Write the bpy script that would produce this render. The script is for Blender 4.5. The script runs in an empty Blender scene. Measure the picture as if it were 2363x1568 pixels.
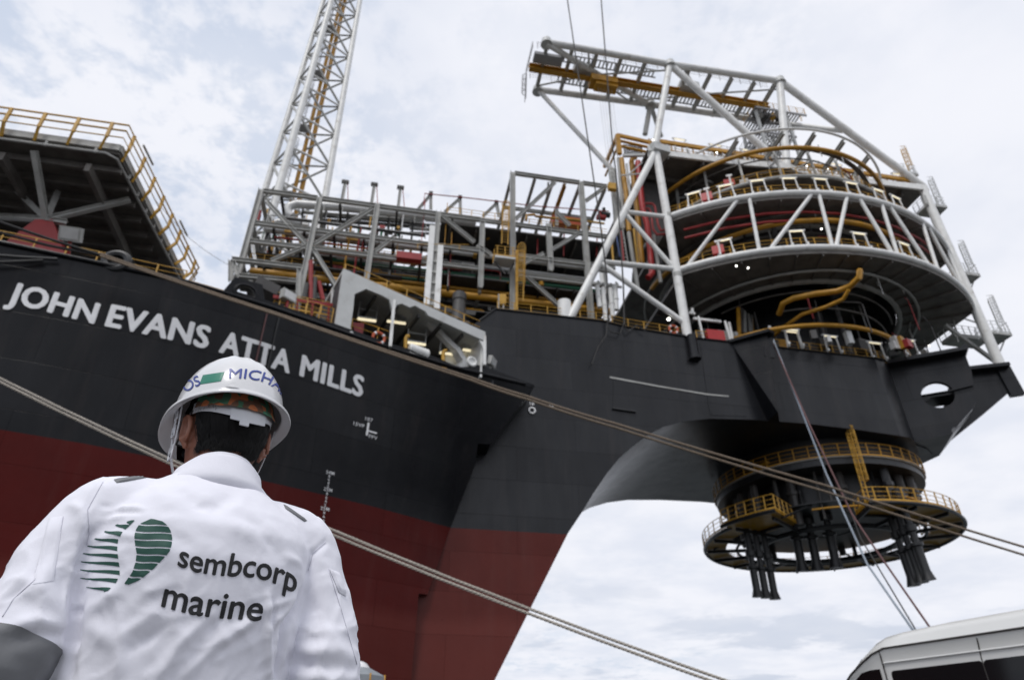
import bpy, bmesh, math, random
from mathutils import Vector, Matrix, noise
from mathutils.bvhtree import BVHTree
R=math.radians
random.seed(7)
S=bpy.context.scene
COL=S.collection
# ------------------------------------------------------------------ camera, sky, sun, exposure
LENS=23.5; PITCH=R(32.3); CAM=Vector((0,0,1.05))
cd=bpy.data.cameras.new('camera'); cam=bpy.data.objects.new('camera',cd); COL.objects.link(cam)
cam.location=CAM; cam.rotation_euler=(math.pi/2+PITCH,0,0)
cd.lens=LENS; cd.sensor_width=36; cd.clip_start=.05; cd.clip_end=6000
cd.dof.use_dof=True; cd.dof.focus_distance=1.36; cd.dof.aperture_fstop=5.4
S.camera=cam
S.view_settings.view_transform='Standard'; S.view_settings.look='None'
S.view_settings.exposure=0; S.view_settings.gamma=1
SUN_EL,SUN_AZ=R(58),R(205)           # azimuth clockwise from +Y: behind the camera
def world():
    w=bpy.data.worlds.new('World'); S.world=w; w.use_nodes=True
    nt=w.node_tree; nt.nodes.clear(); N=nt.nodes.new; L=nt.links.new
    out=N('ShaderNodeOutputWorld'); bg=N('ShaderNodeBackground'); bg.inputs['Strength'].default_value=.1
    L(bg.outputs[0],out.inputs['Surface'])
    sky=N('ShaderNodeTexSky'); sky.sky_type='NISHITA'; sky.sun_disc=False
    sky.sun_elevation=SUN_EL; sky.sun_rotation=SUN_AZ; sky.air_density=1.2; sky.dust_density=2.0
    tc=N('ShaderNodeTexCoord'); sep=N('ShaderNodeSeparateXYZ'); L(tc.outputs['Generated'],sep.inputs[0])
    def m(op,a,b=None,c=None):
        n=N('ShaderNodeMath'); n.operation=op
        for i,x in enumerate((a,b,c)):
            if x is None: continue
            if isinstance(x,(int,float)): n.inputs[i].default_value=x
            else: L(x,n.inputs[i])
        return n.outputs[0]
    z=m('MAXIMUM',m('ADD',sep.outputs[2],.12),.05)
    cmb=N('ShaderNodeCombineXYZ'); L(m('DIVIDE',sep.outputs[0],z),cmb.inputs[0]); L(m('DIVIDE',sep.outputs[1],z),cmb.inputs[1])
    def noi(scale,det,rough,off,dist=0.):
        mp=N('ShaderNodeMapping'); mp.inputs['Location'].default_value=off; L(cmb.outputs[0],mp.inputs[0])
        n=N('ShaderNodeTexNoise'); n.inputs['Scale'].default_value=scale; n.inputs['Detail'].default_value=det
        n.inputs['Roughness'].default_value=rough; n.inputs['Distortion'].default_value=dist; L(mp.outputs[0],n.inputs['Vector']); return n.outputs[0]
    def rng(x,a,b,c=0.,d=1.):
        n=N('ShaderNodeMapRange'); n.interpolation_type='SMOOTHSTEP'; L(x,n.inputs[0])
        for i,v in enumerate((a,b,c,d)): n.inputs[i+1].default_value=v
        return n.outputs[0]
    big=noi(1.1,2,.5,(3.1,1.7,0)); mid=noi(6.5,5,.62,(4.3,2.9,0),.2); fine=noi(21,3,.6,(1,5,0),.1)
    # thin gaps between the small puffs, mostly where the big field is low
    gap=m('ADD',m('MULTIPLY',mid,.62),m('MULTIPLY',fine,.38))
    gapm=m('MULTIPLY',rng(gap,.55,.40),rng(m('ADD',big,m('MULTIPLY',sep.outputs[0],.5)),.66,.26))
    def mix(f,a,b):
        n=N('ShaderNodeMix'); n.data_type='RGBA'; L(f,n.inputs[0])
        for i,x in ((6,a),(7,b)):
            if isinstance(x,tuple): n.inputs[i].default_value=x
            else: L(x,n.inputs[i])
        return n.outputs[2]
    # gap colour: the physical sky seen through thin cloud
    gapc=mix(m('ADD',0.62,0),sky.outputs[0],(5.3,6.8,9.2,1))
    cl=mix(rng(noi(2.6,4,.55,(7,1,0)),.32,.66),(7.8,8.15,9.1,1),(9.0,9.15,9.8,1))
    # grey cumulus bellies low over the horizon
    low=m('MULTIPLY',rng(sep.outputs[2],.30,.06),rng(noi(1.5,5,.58,(2.4,8.8,0),.3),.50,.60))
    cl=mix(m('MULTIPLY',low,.75),cl,(5.6,6.2,7.4,1))
    c=mix(m('MULTIPLY',gapm,.46),cl,gapc)
    # below the horizon: dull ground haze
    c=mix(rng(sep.outputs[2],-.02,-.10),c,(2.2,2.3,2.4,1))
    L(c,bg.inputs['Color'])
world()
sd=bpy.data.lights.new('sun','SUN'); sd.energy=1.5; sd.angle=R(14); sd.color=(1,.97,.93)
sun=bpy.data.objects.new('sun',sd); COL.objects.link(sun)
sun.rotation_euler=(math.pi/2-SUN_EL,0,math.pi-SUN_AZ)
# ------------------------------------------------------------------ frames of reference
# the ship lies turned 11 degrees from the quay: u towards its bow, v away from the quay, w up (w=0 is the quay)
A=R(11); U=Vector((math.cos(A),math.sin(A),0)); V=Vector((-math.sin(A),math.cos(A),0)); W=Vector((0,0,1))
F=LENS/36*2362.; CX,CY=1181.,784.
def P(u,v,w): return U*u+V*v+W*w
def ray(x,y):
    a,b=(x-CX)/F,(CY-y)/F
    return Vector((a,math.cos(PITCH)-b*math.sin(PITCH),math.sin(PITCH)+b*math.cos(PITCH)))
def PV(x,y,v): d=ray(x,y); return CAM+d*((v-CAM.dot(V))/d.dot(V))
def PH(x,y,h): d=ray(x,y); return CAM+d*((h-CAM.z)/d.z)
def PN(x,y,p0,n): d=ray(x,y); return CAM+d*((p0-CAM).dot(n)/d.dot(n))
def UVW(p): return p.dot(U),p.dot(V),p.z
CR={2:(0,350,900/1882),3:(750,500,700/1689),4:(1400,550,750/1960),5:(1750,80,750/1897),6:(2050,400,750/1960),7:(2750,400,750/1960),
    'a':(2000,950,800/1792),'b':(2700,900,800/1792),'c':(2350,1450,1050/2352),'f':(850,0,500/1120),'s':(1000,850,900/2171),'g':(2400,150,700/2195),'v':(2750,2000,750/2363),'p':(0,1150,1300/1738),'h':(500,1200,550/1797)}
def K(i,x,y):
    a,b,s=CR[i]; return ((a+x*s)/1.4818,(b+y*s)/1.4816)
def KV(i,x,y,v): return PV(*K(i,x,y),v)
def KH(i,x,y,h): return PH(*K(i,x,y),h)
# ------------------------------------------------------------------ materials
MAT={}
def newmat(name):
    m=bpy.data.materials.new(name); m.use_nodes=True; MAT[name]=m
    nt=m.node_tree; return m,nt,nt.nodes['Principled BSDF'],nt.nodes.new,nt.links.new
def paint(name,col,rough=.5,var=.18,scale=3.,metal=0.,bump=0.,dirt=None,spec=.5,coat=0.):
    m,nt,b,N,L=newmat(name)
    tc=N('ShaderNodeTexCoord'); n=N('ShaderNodeTexNoise'); n.inputs['Scale'].default_value=scale; n.inputs['Detail'].default_value=6; n.inputs['Roughness'].default_value=.6
    geo=N('ShaderNodeNewGeometry'); L(geo.outputs['Position'],n.inputs['Vector'])
    r=N('ShaderNodeValToRGB'); L(n.outputs[0],r.inputs[0])
    lo=tuple(c*(1-var) for c in col); hi=tuple(min(1,c*(1+var*.6)) for c in col)
    r.color_ramp.elements[0].position=.3; r.color_ramp.elements[1].position=.7
    r.color_ramp.elements[0].color=(*(dirt or lo),1); r.color_ramp.elements[1].color=(*hi,1)
    if dirt:
        r.color_ramp.elements[0].position=.22; e=r.color_ramp.elements.new(.42); e.color=(*lo,1)
    L(r.outputs[0],b.inputs['Base Color']); b.inputs['Roughness'].default_value=rough; b.inputs['Metallic'].default_value=metal
    b.inputs['Specular IOR Level'].default_value=spec
    if coat: b.inputs['Coat Weight'].default_value=coat; b.inputs['Coat Roughness'].default_value=.12
    if bump:
        bp=N('ShaderNodeBump'); bp.inputs['Strength'].default_value=bump; bp.inputs['Distance'].default_value=.02
        L(n.outputs[0],bp.inputs['Height']); L(bp.outputs[0],b.inputs['Normal'])
    return m
def lamp_mat(name,col,e):
    m,nt,b,N,L=newmat(name); b.inputs['Base Color'].default_value=(*col,1); b.inputs['Emission Color'].default_value=(*col,1); b.inputs['Emission Strength'].default_value=e
    return m
def hull_mat(name,black,red,spec):
    m,nt,b,N,L=newmat(name)
    geo=N('ShaderNodeNewGeometry'); sep=N('ShaderNodeSeparateXYZ'); L(geo.outputs['Position'],sep.inputs[0])
    # ship frame so that strakes and butts follow the hull
    mp=N('ShaderNodeMapping'); mp.vector_type='POINT'; mp.inputs['Rotation'].default_value=(0,0,-A); L(geo.outputs['Position'],mp.inputs[0])
    def noi(sc,det=5,rough=.6,stretch=None):
        n=N('ShaderNodeTexNoise'); n.inputs['Scale'].default_value=sc; n.inputs['Detail'].default_value=det; n.inputs['Roughness'].default_value=rough
        if stretch:
            q=N('ShaderNodeMapping'); q.inputs['Scale'].default_value=stretch; L(mp.outputs[0],q.inputs[0]); L(q.outputs[0],n.inputs['Vector'])
        else: L(mp.outputs[0],n.inputs['Vector'])
        return n.outputs[0]
    def ramp(f,stops):
        r=N('ShaderNodeValToRGB'); L(f,r.inputs[0]); e=r.color_ramp.elements
        while len(e)<len(stops): e.new(.5)
        for i,(p,c) in enumerate(stops): e[i].position=p; e[i].color=(*c,1)
        return r.outputs[0]
    def mix(f,a,b_,mode='MIX'):
        n=N('ShaderNodeMix'); n.data_type='RGBA'; n.blend_type=mode
        for i,x in ((0,f),(6,a),(7,b_)):
            if isinstance(x,tuple): n.inputs[i].default_value=x
            elif isinstance(x,float): n.inputs[i].default_value=x
            else: L(x,n.inputs[i])
        return n.outputs[2]
    blk=ramp(noi(.35),[(.3,tuple(c*.75 for c in black)),(.7,black)])
    red=ramp(noi(.4),[(.3,tuple(c*.8 for c in red)),(.7,red)])
    step=N('ShaderNodeMath'); step.operation='GREATER_THAN'; L(sep.outputs[2],step.inputs[0]); step.inputs[1].default_value=15.1
    c=mix(step.outputs[0],red,blk)
    # weathered streaks below and rust tints near the bottom
    st=ramp(noi(1.2,6,.65,(.8,.8,.07)),[(.52,(0,0,0)),(.75,(1,1,1))])
    c=mix(st,c,mix(.06,c,(.20,.15,.13,1)))
    lowm=N('ShaderNodeMapRange'); L(sep.outputs[2],lowm.inputs[0]); lowm.inputs[1].default_value=9.5; lowm.inputs[2].default_value=8.6; lowm.inputs[3].default_value=0; lowm.inputs[4].default_value=.35
    c=mix(lowm.outputs[0],c,(.19,.05,.04,1))
    # plate seams
    br=N('ShaderNodeTexBrick'); q=N('ShaderNodeMapping'); q.inputs['Rotation'].default_value=(R(90),0,0); L(mp.outputs[0],q.inputs[0])
    q.inputs['Scale'].default_value=(1,1,-1)
    L(q.outputs[0],br.inputs['Vector']); br.inputs['Scale'].default_value=1.; br.inputs['Brick Width'].default_value=9.5; br.inputs['Row Height'].default_value=2.7; br.inputs['Mortar Size'].default_value=.02; br.inputs['Mortar Smooth'].default_value=.6
    br.inputs['Color1'].default_value=(1,1,1,1); br.inputs['Color2'].default_value=(.84,.84,.86,1); br.inputs['Mortar'].default_value=(.55,.55,.55,1)
    c=mix(.75,c,br.outputs[0],'MULTIPLY')
    L(c,b.inputs['Base Color'])
    sm_=N('ShaderNodeMapRange'); L(step.outputs[0],sm_.inputs[0]); sm_.inputs[3].default_value=spec*.45; sm_.inputs[4].default_value=spec; sx=N('ShaderNodeMath'); sx.operation='MULTIPLY'; L(sm_.outputs[0],sx.inputs[0]); brs=N('ShaderNodeSeparateColor'); L(br.outputs[0],brs.inputs[0]); L(brs.outputs[0],sx.inputs[1]); sy=N('ShaderNodeMath'); sy.operation='MULTIPLY'; L(sx.outputs[0],sy.inputs[0]); vr=N('ShaderNodeMapRange'); L(noi(.9,6,.65,(.45,.45,.10)),vr.inputs[0]); vr.inputs[1].default_value=.3; vr.inputs[2].default_value=.7; vr.inputs[3].default_value=.78; vr.inputs[4].default_value=1.2; L(vr.outputs[0],sy.inputs[1]); L(sy.outputs[0],b.inputs['Specular IOR Level'])
    rr=N('ShaderNodeMapRange'); L(noi(.8),rr.inputs[0]); rr.inputs[3].default_value=.24; rr.inputs[4].default_value=.38; L(rr.outputs[0],b.inputs['Roughness'])
    bp=N('ShaderNodeBump'); bp.inputs['Strength'].default_value=.25; bp.inputs['Distance'].default_value=.08; bp2=N('ShaderNodeBump'); bp2.inputs['Strength'].default_value=.5; bp2.inputs['Distance'].default_value=.03; L(br.outputs[0],bp2.inputs['Height']); L(noi(.55,3),bp.inputs['Height']); L(bp2.outputs[0],bp.inputs['Normal']); L(bp.outputs[0],b.inputs['Normal'])
    return m
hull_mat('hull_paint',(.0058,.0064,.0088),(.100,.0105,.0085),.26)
hull_mat('hull_paint_lit',(.0155,.0165,.0195),(.115,.024,.019),.34)     # paler copy of hull_paint: the bow block's stronger light put into the colour
paint('white_steel',(.82,.82,.80),.42,.08,1.2,dirt=(.48,.45,.40))
paint('grey_steel',(.42,.42,.40),.5,.12,1.0,dirt=(.24,.22,.19))
paint('pale_steel',(.56,.57,.56),.5,.08,1.0,dirt=(.38,.37,.34))
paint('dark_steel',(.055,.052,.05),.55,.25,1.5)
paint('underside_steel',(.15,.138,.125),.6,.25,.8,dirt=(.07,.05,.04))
paint('black_steel',(.016,.0165,.018),.45,.25,1.5)
paint('yellow_paint',(.56,.31,.035),.48,.15,1.5,dirt=(.33,.18,.04))
paint('amber_paint',(.47,.23,.012),.45,.15,1.2,dirt=(.28,.13,.015))
paint('red_paint',(.30,.022,.022),.45,.15,1.5)
paint('orange_paint',(.50,.09,.03),.5,.15,2)
paint('bright_red',(.42,.02,.02),.4,.15,1.2)
paint('green_paint',(.012,.12,.06),.45,.15,1.5)
paint('blue_paint',(.03,.07,.2),.45,.15,1.5)
paint('silver_lagging',(.58,.58,.57),.35,.10,2.,metal=.15)
paint('grating',(.33,.33,.34),.6,.25,6.)
paint('letter_white',(.86,.86,.87),.55,.07,2.)
paint('rope_tan',(.22,.17,.125),.85,.35,9.,bump=.5)
paint('rope_pale',(.44,.40,.35),.85,.30,60.,bump=.5)
paint('rope_dark',(.035,.034,.034),.7,.3,9.)
paint('rope_blue',(.32,.37,.43),.7,.2,9.)
paint('rope_red',(.13,.06,.06),.7,.2,9.)
paint('concrete',(.075,.073,.07),.85,.2,1.5,bump=.3,dirt=(.05,.048,.046))
paint('canopy_grey',(.24,.26,.28),.7,.1,5)
lamp_mat('tube_light',(1,.88,.60),.85)
lamp_mat('flood_light',(1,.97,.90),6)
# ------------------------------------------------------------------ mesh tools
class MB:
    def __init__(s): s.v=[]; s.f=[]
    def add(s,vs,fs):
        n=len(s.v); s.v+= [tuple(x) for x in vs]; s.f+=[tuple(i+n for i in f) for f in fs]; return s
    def box(s,a,b,w,h,up=W,off=0.):
        a,b=Vector(a),Vector(b); d=b-a
        if d.length<1e-6: return s
        d.normalize(); x=d.cross(up)
        if x.length<.05: x=d.cross(U)
        x.normalize(); y=x.cross(d)
        vs=[p+x*(i*w/2)+y*(j*h/2+off) for p in (a,b) for i,j in ((-1,-1),(1,-1),(1,1),(-1,1))]
        return s.add(vs,[(3,2,1,0),(4,5,6,7),(0,1,5,4),(1,2,6,5),(2,3,7,6),(3,0,4,7)])
    def ibeam(s,a,b,w,h,up=W):
        a,b=Vector(a),Vector(b); d=b-a
        if d.length<1e-6: return s
        d.normalize(); x=d.cross(up)
        if x.length<.05: x=d.cross(U)
        x.normalize(); y=x.cross(d); t=min(w,h)*.12
        pr=[(-w/2,-h/2),(w/2,-h/2),(w/2,-h/2+t),(t/2,-h/2+t),(t/2,h/2-t),(w/2,h/2-t),(w/2,h/2),(-w/2,h/2),(-w/2,h/2-t),(-t/2,h/2-t),(-t/2,-h/2+t),(-w/2,-h/2+t)]
        n=len(pr); vs=[p+x*i+y*j for p in (a,b) for i,j in pr]
        fs=[(i,(i+1)%n,(i+1)%n+n,i+n) for i in range(n)]+[tuple(range(n))[::-1],tuple(range(n,2*n))]
        return s.add(vs,fs)
    def tube(s,path,r,n=10,closed=False,caps=True):
        path=[Vector(p) for p in path]; m=len(path)
        rr=r if isinstance(r,(list,tuple)) else [r]*m
        vs=[]; prev=None
        for i,p in enumerate(path):
            a=path[i-1] if (i>0 or closed) else p; b=path[(i+1)%m] if (i<m-1 or closed) else p
            t=(b-a); t.normalize()
            if prev is None:
                x=t.cross(W)
                if x.length<.05: x=t.cross(U)
            else:
                x=prev-t*prev.dot(t)
                if x.length<.01: x=t.cross(W)
            x.normalize(); prev=x; y=t.cross(x)
            vs+=[p+(x*math.cos(k*2*math.pi/n)+y*math.sin(k*2*math.pi/n))*rr[i] for k in range(n)]
        fs=[]
        for i in range(m if closed else m-1):
            j=(i+1)%m
            fs+=[(i*n+k,i*n+(k+1)%n,j*n+(k+1)%n,j*n+k) for k in range(n)]
        if caps and not closed: fs+=[tuple(range(n))[::-1],tuple((m-1)*n+k for k in range(n))]
        return s.add(vs,fs)
    def plate(s,pts,off):
        """polygon pts swept by the vector off"""
        n=len(pts); off=Vector(off); vs=[Vector(p) for p in pts]+[Vector(p)+off for p in pts]
        return s.add(vs,[tuple(range(n))[::-1],tuple(range(n,2*n))]+[(i,(i+1)%n,(i+1)%n+n,i+n) for i in range(n)])
    def ring(s,outer,inner,off):
        """flat ring between two loops of equal length, thickness off"""
        n=len(outer); off=Vector(off)
        vs=[Vector(p) for p in outer]+[Vector(p) for p in inner]+[Vector(p)+off for p in outer]+[Vector(p)+off for p in inner]
        fs=[]
        for i in range(n):
            j=(i+1)%n
            fs+=[(i,j,n+j,n+i),(2*n+i,3*n+i,3*n+j,2*n+j),(i,2*n+i,2*n+j,j),(n+i,n+j,3*n+j,3*n+i)]
        return s.add(vs,fs)
    def grid(s,rows,closed=False):
        m=len(rows); n=len(rows[0]); vs=[p for r in rows for p in r]; fs=[]
        for i in range(m-1):
            for k in range(n if closed else n-1):
                fs.append((i*n+k,i*n+(k+1)%n,(i+1)*n+(k+1)%n,(i+1)*n+k))
        return s.add(vs,fs)
    def build(s,name,mat,parent=None,smooth=False,fix=False,loc=None):
        me=bpy.data.meshes.new(name); 
        o=Vector(loc) if loc is not None else None
        me.from_pydata([tuple(Vector(v)-o) for v in s.v] if o is not None else s.v,[],s.f); me.validate()
        if fix:
            bm=bmesh.new(); bm.from_mesh(me); bmesh.ops.recalc_face_normals(bm,faces=bm.faces); bm.to_mesh(me); bm.free()
        if smooth:
            me.polygons.foreach_set('use_smooth',[True]*len(me.polygons))
            try: me.set_sharp_from_angle(angle=R(40))
            except Exception: pass
        return link(name,me,mat,parent,o)
def link(name,me,mat,parent=None,loc=None):
    ob=bpy.data.objects.new(name,me); COL.objects.link(ob)
    if mat and not me.materials: me.materials.append(MAT[mat] if isinstance(mat,str) else mat)
    if loc is not None: ob.location=loc
    if parent:
        ob.parent=parent
        if loc is None: ob.matrix_parent_inverse=Matrix.Translation(-worldloc(parent))
        else: ob.matrix_parent_inverse=Matrix.Translation(-worldloc(parent))
    return ob
def worldloc(o):
    l=Vector(o.location)
    return l if o.parent is None else Vector((0,0,0)) if o.type=='MESH' else l
def tag(o,label,cat,group=None,kind=None):
    o['label']=label; o['category']=cat
    if group: o['group']=group
    if kind: o['kind']=kind
    return o
def T(name,label,cat,loc,group=None):
    o=bpy.data.objects.new(name,None); COL.objects.link(o); o.location=loc; o.empty_display_size=.3
    return tag(o,label,cat,group)
def structure(o,kind='structure'):
    o['kind']=kind; return o
def copy_tree(o,parent=None):
    c=o.copy(); COL.objects.link(c)
    if parent: c.parent=parent
    for ch in [x for x in KIDS.get(o.name,[])]: copy_tree(ch,c)
    return c
KIDS={}
def kid(parent,ch): KIDS.setdefault(parent.name,[]).append(ch); return ch
def tube(par,name,path,r,mat,n=10): return MB().tube(path,r,n).build(name,mat,par,True)
def beam(par,name,a,b,w,h,mat): return MB().ibeam(a,b,w,h).build(name,mat,par)
def bar(par,name,a,b,w,h,mat): return MB().box(a,b,w,h).build(name,mat,par)
def rail(par,path,mat='yellow_paint',h=1.1,step=1.5,r=.03,closed=False,mids=2,name='railing',kick=True):
    path=[Vector(p) for p in path]
    if closed: path=path+[path[0]]
    m=MB()
    for k in range(mids+1):
        z=W*(h*(k+1)/(mids+1)); m.tube([p+z for p in path],r if k==mids else r*.7,6)
    if kick:
        for a,b in zip(path,path[1:]): m.box(a+W*.08,b+W*.08,.02,.14)
    acc=0.; nxt=0.
    for a,b in zip(path,path[1:]):
        L=(b-a).length
        if L<1e-6: continue
        while nxt<=acc+L+1e-6:
            p=a+(b-a)*((nxt-acc)/L); m.box(p,p+W*h,r*2.2,r*2.2); nxt+=step
        acc+=L
    return m.build(name,mat,par)
def arc(c,r,a0,a1,w,n=32):
    """points on a level circle round the turret-frame point c=(u,v); angle 0 = +u, 90 = towards the quay (-v)"""
    return [P(c[0]+r*math.cos(R(a0+(a1-a0)*i/n)),c[1]-r*math.sin(R(a0+(a1-a0)*i/n)),w) for i in range(n+1)]
def circ(c,r,w,n=48): return arc(c,r,0,360,w,n)[:-1]
def cage(par,base,top,out,name='caged_ladder',mat='yellow_paint',wd=.5,dp=.75,hoop=.9,r=.035):
    """vertical ladder with safety hoops; out = horizontal unit vector away from the rungs"""
    base,top,out=Vector(base),Vector(top),Vector(out).normalized(); d=(top-base); H=d.length; d.normalize(); side=d.cross(out).normalized(); m=MB()
    for s_ in (-1,1): m.box(base+side*(s_*wd/2),top+side*(s_*wd/2),r*2,r*2.6)
    z=.3
    while z<H: m.box(base+d*z-side*wd/2,base+d*z+side*wd/2,r,r); z+=.33
    hp=lambda a: side*(math.cos(a)*wd*.68)+out*(math.sin(a)*dp)
    z=min(2.2,H*.3)
    zs=[]
    while z<H+.6: zs.append(z); z+=hoop
    for z in zs: m.tube([base+d*z+hp(math.pi*k/8) for k in range(9)],r*.9,5)
    for k in range(1,8):
        m.box(base+d*zs[0]+hp(math.pi*k/8),base+d*zs[-1]+hp(math.pi*k/8),r*1.1,r*1.1)
    return m.build(name,mat,par)
def text_mesh(body,size=1.,offset=0.,shear=0.,spacing=1.,res=4):
    c=bpy.data.curves.new('lettering','FONT'); c.body=body; c.size=size; c.offset=offset; c.shear=shear; c.space_character=spacing; c.resolution_u=res
    o=bpy.data.objects.new('lettering',c); COL.objects.link(o)
    dg=bpy.context.evaluated_depsgraph_get(); me=bpy.data.meshes.new_from_object(o.evaluated_get(dg))
    bpy.data.objects.remove(o); bpy.data.curves.remove(c)
    return me
def refine(me,maxlen,rounds=4):
    bm=bmesh.new(); bm.from_mesh(me)
    bmesh.ops.triangulate(bm,faces=bm.faces)
    for _ in range(rounds):
        es=[e for e in bm.edges if e.calc_length()>maxlen]
        if not es: break
        bmesh.ops.subdivide_edges(bm,edges=es,cuts=1,use_grid_fill=False); bmesh.ops.triangulate(bm,faces=[f for f in bm.faces if len(f.verts)>3])
    bm.to_mesh(me); bm.free(); return me
def bvh_of(ob):
    me=ob.data; return BVHTree.FromPolygons([v.co for v in me.vertices],[tuple(p.vertices) for p in me.polygons])
# ------------------------------------------------------------------ quay, water
g=MB(); g.plate([P(-400,-300,0),P(400,-300,0),P(400,26,0),P(-400,26,0)],(0,0,-4)); structure(g.build('quay_ground','concrete',None,fix=True))
def water():
    m,nt,b,N,L=newmat('sea_water'); b.inputs['Base Color'].default_value=(.02,.035,.035,1); b.inputs['Roughness'].default_value=.12
    n=N('ShaderNodeTexNoise'); n.inputs['Scale'].default_value=.6; n.inputs['Detail'].default_value=5; geo=N('ShaderNodeNewGeometry'); L(geo.outputs['Position'],n.inputs['Vector'])
    bp=N('ShaderNodeBump'); bp.inputs['Strength'].default_value=.6; bp.inputs['Distance'].default_value=.3; L(n.outputs[0],bp.inputs['Height']); L(bp.outputs[0],b.inputs['Normal'])
    w=MB(); w.add([P(-5000,26,-2.2),P(5000,26,-2.2),P(5000,5000,-2.2),P(-5000,5000,-2.2)],[(0,1,2,3)]); structure(w.build('sea_water','sea_water'))
    w=MB(); w.add([P(-5000,-5000,-4.1),P(5000,-5000,-4.1),P(5000,25.9,-4.1),P(-5000,25.9,-4.1)],[(0,1,2,3)]); structure(w.build('ground','concrete'))
water()
# ------------------------------------------------------------------ ship
ship=T('ship','huge black and red ship with its name in white letters across the flared bow','ship',P(-10,60,0))
def lerp_tab(t,x):
    if x<=t[0][0]: return t[0][1]
    for (a,b),(c,d) in zip(t,t[1:]):
        if x<=c: return b+(d-b)*(x-a)/(c-a)
    return t[-1][1]
DECK=[(-90,26),(-60,28.5),(-40,31),(-22.6,33.55),(-18.4,34.35),(-13.1,35.4),(-11,36.2),(-8.8,37),(-4.3,39.1),(-.8,40.8),(4.4,42.75),(6.3,43.2),(10.3,44.3),(14,45)]
BOOT=[(-90,28),(-60,30),(-40,32.2),(-19.2,34.9),(-15.6,36),(-12.1,37.5),(-6.9,40),(-1,43.2),(4.7,47.0),(6,47.0),(14,47)]
EDGE=[(-3,2.2),(5.4,2.7),(10.42,2.75),(10.46,3.35),(15.1,4.7),(19.3,6.12),(20.75,6.2),(20.8,7.15),(25.5,10.3),(26.4,10.9)]
DK=25.5
def hull_v(u,w):
    d,b=lerp_tab(DECK,u),lerp_tab(BOOT,u)
    if w>=15.1:
        t=(w-15.1)/(DK-15.1); v=b+(d-b)*t-(0.5*math.sin(math.pi*min(t,1))*0)
    else: v=b+(15.1-w)*.10
    return min(v,47.05)
ws=[-3,1,5.4,8,10.42,10.46,12.8,15.1,17.2,19.3,20.75,20.8,22,23.5,24.6,25.5]
rows=[]
for w in ws:
    ue=lerp_tab(EDGE,w); r=[]
    for i in range(61):
        u=(-90+91.5*(1-(1-i/48)**1.7)) if i<=48 else 1.5+(ue-1.5)*(i-48)/12; r.append(P(u,hull_v(u,w),w))
    r.append(P(ue,48.2,w)); rows.append(r)
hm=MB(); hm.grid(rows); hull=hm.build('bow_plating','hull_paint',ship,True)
hull_bvh=bvh_of(hull)
# deck behind the plating, rail cap and the step where the plating meets the deck house
dk=MB(); top=[P(u,hull_v(u,24.7)+.35,25.2) for u in [-90,-60,-40]+[-30+i*.8 for i in range(50)]]
dk.plate(top+[P(10,66,25.2),P(-90,84,25.2)],(0,0,-.5)); dk.build('main_deck','dark_steel',ship,fix=True)
bk=MB(); bk.plate([P(-90,84,25),P(8,68,25),P(8,68,-3),P(-90,84,-3)],V*.5); bk.build('offshore_plating','hull_paint',ship,fix=True)
cap=[P(u,hull_v(u,25.5)-.05,25.55) for u in [-60+i*1.2 for i in range(int(70/1.2)+1)] if u<10.3]
MB().tube(cap,.14,8).build('rail_cap','hull_paint',ship,True)
# dark raised bulwark strip forward of the panama chock
BT=lambda u: lerp_tab([(-12,25.9),(2.4,25.95),(3.6,25.75),(4.3,25.65),(5.0,25.85),(5.6,26.2),(6.3,26.22),(10.45,25.62)],u)
bw=MB(); us=[-10.5+i*.7 for i in range(30)]; us=[-10.5+i*.35 for i in range(62)]; us=[u for u in us if u<10.3]+[10.35]
bw.grid([[P(u,hull_v(u,25.5)-.03,25.4) for u in us],[P(u,hull_v(u,25.5)-.10,BT(u)) for u in us]])
bw.grid([[P(u,hull_v(u,25.5)+.35,25.4) for u in us],[P(u,hull_v(u,25.5)+.30,BT(u)) for u in us]])
bw.build('bulwark','hull_paint',ship,True)
# ---- bow extension that carries the turret
ext=MB()
UC=(42,57.5)
low=[(2.2,-3),(6.0,-3),(8.0,5.5),(10.4,9.9),(13.3,15.2),(14.5,16.9),(15.4,18.3),(16.7,20.1),(17.8,21.4),(19.0,22.45),(20.3,23.5),(21.8,24.4),(23.8,25.1),(26.2,25.55),(30,25.8),(35,25.9),(40,25.75),(44.2,25.5)]
plan=[(44.2,47.0),(45.2,47.15),(46.1,47.7),(46.9,48.5),(48.6,49.2),(50.0,50.2),(50.5,53.5),(50.5,61.5),(48,66),(44,68)]
top=[(44.2,33.45),(36,33.45),(30,33.45),(26,33.5),(19.5,33.9),(17.4,34.25),(7.7,34.25),(6.3,32.9),(3.5,30.6),(2.2,29)]
prof=low+top
# near wall as one sheet, then nose wall, underside, deck
ext.add([P(u,47,w) for u,w in prof],[tuple(range(len(prof)))])
near_low=[P(u,47,w) for u,w in low]
sweep=[near_low]
for v in (47.35,49,52,55,57.5,60,64,67.5,68):
    k=.35*(1-min(1,abs(v-47)/.35)); rnd=0.
    row=[]
    for u,w in low:
        # the stem and underside are narrower toward the keel line
        row.append(P(u,v,w))
    sweep.append(row)
ext.grid(sweep)
nose_lo=[P(a,b,25.5) for a,b in plan]; nose_hi=[P(a,b,33.45) for a,b in plan]
ext.grid([nose_lo,nose_hi])
ext.add(nose_lo,[tuple(range(len(nose_lo)))[::-1]])
ext.add([P(a,b,33.3) for a,b in [(26,47.1)]+plan+[(26,68)]],[tuple(range(len(plan)+2))])
ext.add([P(a,b,33.9) for a,b in [(6,47.1),(20,47.1),(26,47.1),(26,68),(6,68)]],[(0,1,2,3,4)])
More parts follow.
